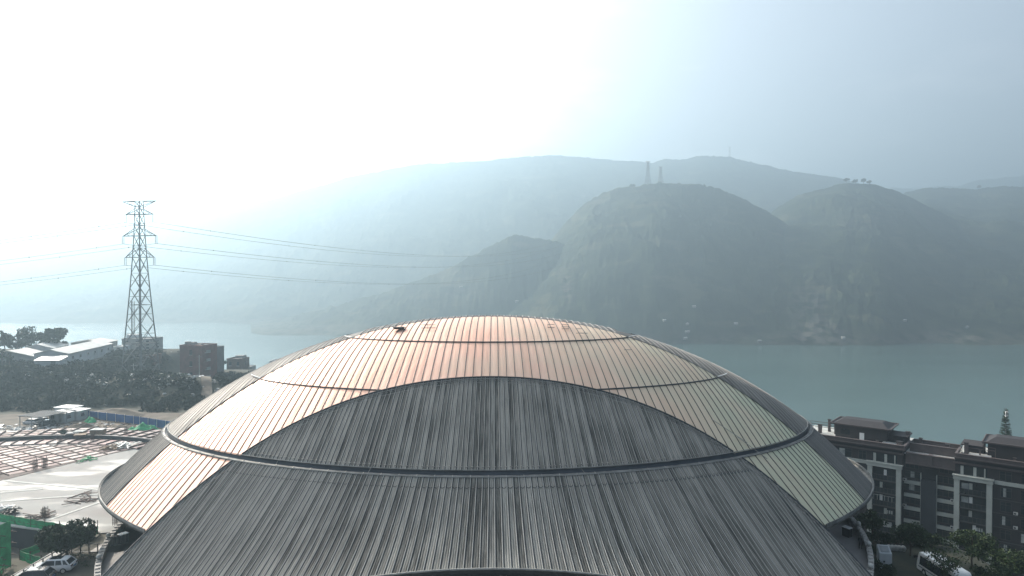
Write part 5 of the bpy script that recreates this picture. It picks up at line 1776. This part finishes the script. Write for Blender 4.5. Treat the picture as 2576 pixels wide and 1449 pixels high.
pC = bank_at(20, 226)
gable_shed('low_shed', 'low shed with a pinkish grey roof at the left frame edge', pC, 9, 17, 2.6, 1.9, R(3), 'grey_render', 'shed_roof', .5)
gable_shed('low_shed', 'dark roofed shed behind the long pale warehouse', bank_at(222, 268), 10, 13, 3.2, .9, R(8), 'grey_render', 'shed_roof', .4, doors=False)
def litter(name, p, rx, ry, n, mats_, lab, cat, sd, s0=.3, s1=1.4):
    rg4 = random.Random(sd); mb = MB()
    for _ in range(n):
        x, y = p[0] + rg4.gauss(0, rx), p[1] + rg4.gauss(0, ry)
        z = gh(x, y); s = rg4.uniform(s0, s1) * .5
        Mx = Matrix.Translation((x, y, z + s * .25)) @ Matrix.Rotation(rg4.uniform(0, 6), 4, 'Z') @ Matrix.Rotation(rg4.uniform(-.5, .5), 4, 'X')
        a = s * rg4.uniform(.4, 1); b = s * rg4.uniform(.15, .5)
        mb.hexa([Mx @ Vector(q) for q in ((-s, -a, -b), (s * .9, -a, -b), (s, a * .8, -b), (-s * .8, a, -b), (-s * .7, -a * .8, b), (s * .6, -a * .7, b * .8), (s * .7, a * .6, b), (-s * .6, a * .7, b * .7))], rg4.randrange(len(mats_)))
    o = mb.build(name, mats_)
    return tag(o, lab, cat, None, 'stuff')
litter('rubbish', bank_at(30, 219), 7, 1.2, 160, [M['white'], M['pale_metal'], M['grey_render']], 'white litter and sheeting strewn in front of the low shed', 'litter', 21)
def b_extra(o, w, d, h):
    for x in np.linspace(-w * .4, w * .4, 4): MB().box(x - .7, x + .7, d * .3, d * .3 + 1.6, h + .6, h + 1.2 + .5 * math.sin(x * 3)).build('roof_hut', M['grey_render'], o)
    for k in range(4):
        z = h * (k + .3) / 4
        for sgn in (-1, 1):
            MB().box(sgn * w / 2 - .8, sgn * w / 2 + .8, 1.2, 3.4, z, z + .15).build('balcony', M['pale_concrete'], o)
            MB().box(sgn * (w / 2 + .75) - .04, sgn * (w / 2 + .75) + .04, 1.2, 3.4, z + .152, z + 1.0).build('railing', M['grey_render'], o)
def top_z(py_, d): return at_y(CX, py_, d).z
p = bank_at(479, 246); flat_block('brick_block', 'red brown brick apartment block left of the dome', p, 9.6, 8, top_z(873, 246) - p.z, R(-14), 'brick', 1, 3, 'building', .7, b_extra, 0, -10)
p = bank_at(522, 262); flat_block('grey_block', 'dark grey block adjoining the brick block on its right', p, 3.8, 7, top_z(877, 262) - p.z, R(-14), 'grey_block_wall', 1, 3, 'building', .5, None, 0, -10)
p = bank_at(588, 300); flat_block('dark_block', 'dark square block between the brick block and the dome', p, 7.0, 7, top_z(905, 300) - p.z, R(-5), 'rust', 2, 3, 'building', .5, lambda o, w, d, h: MB().box(-.5, 3, 2, 5, h + .5, h + 1.6).build('roof_hut', M['grey_render'], o), 1, -10)
p = bank_at(618, 306); flat_block('small_block', 'small low house with a blue awning right of the dark block', p, 4.2, 6, top_z(924, 306) - p.z, 0, 'grey_render', 1, 1, 'house', .3, lambda o, w, d, h: MB().box(-w / 2, w / 2, -1.6, -.2, h * .3, h * .3 + .2).build('awning', M['blue_sheet'], o), 1, -12)
p = bank_at(700, 330); flat_block('pale_block', 'pale flat roofed building just showing over the dome edge', p, 9, 8, top_z(910, 330) - p.z, 0, 'shed_wall', 3, 1, 'building', .4, None, 1, -14)
p = bank_at(344, 272); flat_block('grey_hall', 'grey flat roofed hall behind the foot of the pylon', p, 12.0, 9, top_z(855, 272) - p.z, R(3), 'grey_render', 3, 3, 'building', .5, lambda o, w, d, h: MB().box(-w / 2 + .3, -1.4, 3, 7, h + .5, h + 1.8).build('roof_hut', M['shed_wall'], o), 1)
def frames(o, w, d, h):
    for i in range(3): MB().box(-w / 2 + 1.1 + i * 3, -w / 2 + 3.4 + i * 3, -.25, -.06, .4, h * .8).build('pale_frame', M['pale_concrete'], o)
p = bank_at(345, 247); flat_block('low_hall', 'low dark house with pale framed openings under the pylon', p, 10.6, 7, top_z(896, 247) - p.z, R(2), 'rust', 3, 1, 'house', .3, frames, 1)
p = bank_at(296, 262); flat_block('white_house', 'small white house between the long shed and the pylon', p, 3.6, 6, top_z(873, 262) - p.z, R(4), 'shed_wall', 1, 2, 'house', .3, None, 1)
p = bank_at(410, 268); flat_block('rough_house', 'rough grey house between pylon and brick block', p, 8.2, 6, top_z(893, 268) - p.z, R(-4), 'grey_render', 3, 2, 'house', .3, None, 1)
# trees on the bank
for (px, d, h, rx, sd, lab, n) in ((10, 240, 11.0, 2.2, 41, 'slender tree at the left frame edge above the low shed', 700), (42, 243, 9.5, 3.4, 42, 'loose crowned tree second from the left frame edge', 1100), (72, 250, 11.0, 4.4, 43, 'open crowned tree left of the round dark tree on the bank', 1500), (132, 250, 11.5, 4.9, 44, 'round dense tree behind the pale warehouses', 5200),
                               (640, 330, 6.5, 2.8, 45, 'small tree between the mast and the dome edge', 700), (552, 285, 6.5, 2.6, 46, 'tree in the gap right of the brick block', 800), (560, 300, 5, 2, 47, 'small tree beside the dark square block', 500), (3, 222, 6.5, 1.0, 48, 'thin young tree in front of the low shed', 260), (22, 221, 4.5, 1.2, 49, 'small round tree in front of the low shed', 300)):
    tree('tree', bank_at(px, d), h, rx, sd, lab, 'trees on the bank', n, .42 if n > 400 else .25, 'leaf_dark', .2, .22, 22)
# dark undergrowth all over the bank
rgb = np.random.default_rng(12)
cl = []
while len(cl) < 2600:
    x, y = rgb.uniform(-190, -80), rgb.uniform(177, 262)
    pxx, pyy = px_of(Vector((x, y, gh(x, y))))
    if pyy < 915 and y > 214 and not 268 < pxx < 430: continue
    if 228 < pxx < 520 and 938 < pyy < 1006 and rgb.random() < .3: continue
    if 505 < pxx < 545 and 950 < pyy < 1010: continue
    if 425 < pxx < 545 and pyy < 966 and y > 200: continue
    if 215 < pxx < 355 and pyy > 1020: continue
    if pyy > 1036: continue
    r = rgb.uniform(.5, 1.7)
    cl.append((x, y, gh(x, y) + r * .25, r))
V, Fc = leaf_cloud(cl, 100000, .44, 13, .8)
o = mesh_np('undergrowth', V, Fc, mat('undergrowth_leaf', (0.012, 0.020, 0.012), 0.8, vary=0.5, scale=0.12, second=(0.020, 0.030, 0.017), spec=0.08))
tag(o, 'dense dark undergrowth covering the bank below the sheds', 'undergrowth', None, 'stuff')
litter('bank_rubble', bank_at(330, 205), 17, 4.5, 150, [M['grey_render'], M['pale_concrete'], M['stone'], M['white']], 'pale rubble and sheeting scattered down the bank below the pylon', 'rubble', 22, .4, 2.0)
litter('bank_rubble', bank_at(445, 199), 9, 3.5, 80, [M['grey_render'], M['pale_concrete'], M['stone']], 'rubble beside the dirt road below the brick block', 'rubble', 23, .3, 1.6)
cl = []
for _ in range(160):
    px, d = rgb.uniform(320, 470), rgb.uniform(200, 228)
    q = bank_at(px, d); cl.append((q.x, q.y, q.z + .1, rgb.uniform(.5, 1.3)))
V, Fc = leaf_cloud(cl, 6000, .25, 14, .35)
tag(mesh_np('grass', V, Fc, mat('grass_bright', (0.05, 0.07, 0.026), 0.8, vary=0.4, scale=0.2)), 'bright grass patches on the slope under the pylon', 'grass', None, 'stuff')
# dirt road beside the brick block, following the ground
rd = [(478, 232), (496, 224), (509, 214), (517, 204), (519, 196), (517, 189)]
mb = MB(); prev = None
for i in range(41):
    t = i / 40 * (len(rd) - 1); k = min(int(t), len(rd) - 2); f = t - k
    px, d = rd[k][0] * (1 - f) + rd[k + 1][0] * f, rd[k][1] * (1 - f) + rd[k + 1][1] * f
    x = ray(px, 700)[0] * d
    cur = [Vector((x - 1.5, d, max(gh(x - 1.5, d), gh(x, d)) + .35)), Vector((x + 1.5, d, max(gh(x + 1.5, d), gh(x, d)) + .35))]
    cur += [cur[1] - Vector((0, 0, 1.5)), cur[0] - Vector((0, 0, 1.5))]
    if prev: mb.add(prev + cur, [(0, 1, 5, 4), (1, 2, 6, 5), (3, 0, 4, 7)])
    prev = cur
tag(mb.build('dirt_road', M['earth']), kind='structure')
# utility poles
for i, (px, d, top) in enumerate(((500, 215, 893), (395, 212, 930), (334, 210, 915))):
    p = bank_at(px, d); h = at_y(px, top, d).z - p.z
    o = tag(empty('utility_pole', p, .3 * i), ['grey pole in front of the brick block', 'short grey pole on the grassy slope right of the pylon', 'grey pole on the slope at the foot of the pylon'][i], 'utility pole', 'utility poles')
    MB().tube([(0, 0, -.5), (0, 0, h)], [.17, .12], 7).build('shaft', M['concrete'], o)
    MB().bar((-.8, 0, h - .6), (.8, 0, h - .6), .1).build('cross_arm', M['steel'], o)

# ------------------------------------------------------------------ site yard behind the deck
yard = MB().prism([(-134, 156), (-78, 156), (-74, 166), (-84, 175), (-112, 178), (-134, 172)], -.3, .02).build('site_yard', M['earth'])
tag(yard, kind='structure')
hb = tag(empty('hoarding', at_z(190, 1053, 0)), 'long blue sheet hoarding behind the construction yard', 'hoarding')
PH = [Vector(at_z(205, 1050, 0)), Vector(at_z(352, 1068, 0)), Vector(at_z(440, 1082, 0))]
sh = MB(); po = MB()
for a, b in zip(PH[:-1], PH[1:]):
    n = int((b - a).length / 1.0)
    for i in range(n):
        q0, q1 = a.lerp(b, i / n) - hb.location, a.lerp(b, (i + .97) / n) - hb.location
        sh.bar(q0 + Vector((0, 0, .95)), q1 + Vector((0, 0, .95)), .06, 1.8)
    for i in range(0, n + 1, 3): po.bar(a.lerp(b, i / n) - hb.location + Vector((0, -.1, 0)), a.lerp(b, i / n) - hb.location + Vector((0, -.1, 2.0)), .1)
sh.build('sheet', M['blue_sheet'], hb); po.build('post', M['pale_metal'], hb)
def cabin(px, py_, w, d, h, rz, lab):
    p = at_z(px, py_, 0.02)
    o = tag(empty('site_cabin', p, rz), lab, 'cabin', 'site cabins')
    MB().box(-w / 2, w / 2, 0, d, 0, h).build('wall', M['shed_wall'], o)
    MB().box(-w / 2 - .2, w / 2 + .2, -.2, d + .2, h + .002, h + .16).build('roof', M['white'], o)
    MB().box(w / 2 - 1.6, w / 2 - .8, -.05, -.004, .1, 1.9).build('door', M['steel'], o)
    MB().box(-w / 2 + .5, -w / 2 + 1.5, -.05, -.004, .9, 1.7).build('window', M['glass'], o)
    MB().box(w / 2 + .004, w / 2 + .05, .8, 1.8, .9, 1.7).build('window', M['glass'], o)
    return o
cabin(143, 1063, 4.4, 4.0, 2.2, R(-12), 'nearest white site cabin, right of the canopy')
cabin(178, 1057, 4.4, 3.5, 2.2, R(-12), 'white site cabin touching the blue hoarding')
cabin(158, 1051, 4.8, 3.5, 2.4, R(-12), 'rearmost white site cabin, behind the other two')
o = tag(empty('canopy', at_z(90, 1074, 0.02), R(-14)), 'flat grey canopy on thin posts over the parked cars in the yard', 'canopy')
MB().box(-3.4, 3.4, -1.5, 5.5, 2.6, 2.72).build('roof', M['canopy'], o)
rb = MB()
for x in np.arange(-3.4, 3.5, .75): rb.bar((x, -1.5, 2.75), (x, 5.5, 2.75), .06)
rb.build('roof_rib', M['steel'], o)
for x in (-3.2, 0.2, 3.3):
    for y in (-1.2, 5.2): MB().bar((x, y, 0), (x, y, 2.6), .12).build('post', M['steel'], o)
def heap(name, px, py_, rx, ry, h, m, lab, cat, sd, bumps=.25):
    p = at_z(px, py_, 0); p.z = max(gh(p.x, p.y), 0) - .05
    n = 22
    xs_ = np.linspace(-1.05, 1.05, n); X_, Y_ = np.meshgrid(xs_, xs_)
    rr = np.sqrt(X_ ** 2 + Y_ ** 2)
    Z_ = h * np.clip(1 - rr ** 2, 0, 1) * (1 + bumps * 3 * fbm(X_ * 3 + sd, Y_ * 3, 4, sd)) - .25 * (rr > 1)
    o = mesh_np(name, np.stack([X_ * rx, Y_ * ry, Z_], -1).reshape(-1, 3), grid_faces(n, n), M[m]); o.location = p
    return tag(o, lab, cat)
heap('earth_mound', 290, 1046, 7.5, 5.0, 1.9, 'earth', 'brown earth mound behind the blue hoarding', 'earth mound', 1, .1)
heap('tarp_heap', 358, 1085, 4.2, 2.0, 1.5, 'green_net', 'large heap under green netting near the roof edge', 'netting heap', 2, .4)
heap('tarp_heap', 227, 1062, 1.5, 1.2, 1.1, 'green_net', 'small heap under green netting right of the site cabins', 'netting heap', 3, .5)
heap('soil_heap', 205, 1076, 3.8, 1.8, .8, 'earth', 'low brown soil heap in front of the cabins', 'soil heap', 4, .4)
heap('soil_heap', 300, 1077, 4.5, 1.5, .5, 'earth', 'flat brown soil heap in front of the blue hoarding', 'soil heap', 5, .5)
litter('yard_debris', at_z(260, 1070, 0), 9, 3, 260, [M['timber'], M['concrete'], M['rust'], M['grey_render']], 'boards and rubble scattered over the yard by the blue hoarding', 'debris', 24, .2, 1.3)
litter('yard_debris', at_z(70, 1077, 0), 6, 1.8, 120, [M['pale_metal'], M['concrete'], M['white']], 'pale boards lying around the canopy posts', 'debris', 25, .2, 1.4)

# ------------------------------------------------------------------ far bank: houses, ridge trees, boats
for i, (px, py_, w, lab) in enumerate(((1746, 774, 9, 'highest white speck of a house on the slope across the river'), (1671, 809, 8, 'white house low on the far slope, nearest the dome'), (1729, 818, 8, 'white house on the far slope above the riverside pair'), (1851, 820, 10, 'white house on the far slope right of the dome crown'), (1729, 845, 13, 'long white house near the far shore above the dome'), (1724, 860, 12, 'white house at the far waterline above the dome'), (1911, 863, 8, 'white house on the far waterline right of the dome'), (2276, 809, 9, 'white house alone on the right-hand far slope'), (2433, 826, 9, 'rightmost white house on the far slope'), (2121, 853, 8, 'white house beside the pale scree by the river'), (1160, 724, 8, 'pale house on the hazy left slope'), (1300, 760, 9, 'pale house low on the hazy slope above the dome'))):
    p = hill_hit(px, py_)
    if p is None: continue
    w *= .55
    o = tag(empty('house', p + Vector((0, 0, -.5)), .4 * (i % 3)), lab, 'house', 'white houses across the river')
    MB().box(-w / 2, w / 2, -2, 2, 0, 3.0).build('wall', M['grey_render'], o)
    MB().add([(-w / 2 - .3, -2.4, 2.95), (w / 2 + .3, -2.4, 2.95), (w / 2 + .3, 2.4, 2.95), (-w / 2 - .3, 2.4, 2.95), (-w / 2, 0, 4.2), (w / 2, 0, 4.2)], [(3, 2, 1, 0), (0, 1, 5, 4), (2, 3, 4, 5), (1, 2, 5), (3, 0, 4)]).build('roof', M['shed_roof'], o)
for i, (px, d, h, rx, lab) in enumerate(((2128, 1700, 17, 9, 'ridge tree at the left end of the cluster on the right-hand hill'), (2150, 1702, 15, 8, 'ridge tree second from left in the cluster on the right-hand hill'), (2170, 1700, 16, 9, 'ridge tree right of the middle of the cluster on the hill'), (2186, 1700, 10, 7, 'lowest ridge tree at the right end of the cluster'), (1590, 1490, 14, 7, 'lone tree on the left shoulder of the rounded hill'), (1771, 1490, 7, 4, 'small tree on the crest of the rounded hill'), (2460, 2250, 17, 9, 'lone tree on the crest of the rightmost hill'))):
    x = ray(px, 700)[0] * d
    g = float(hills_h(np.array(float(px)), np.array(float(d))))
    tree('tree', Vector((x, d, g - 1)), h * .8, rx * .75, 100 + i, lab, 'trees on the far ridges', 420, 1.9, 'leaf_dark', .5, .35, 14)
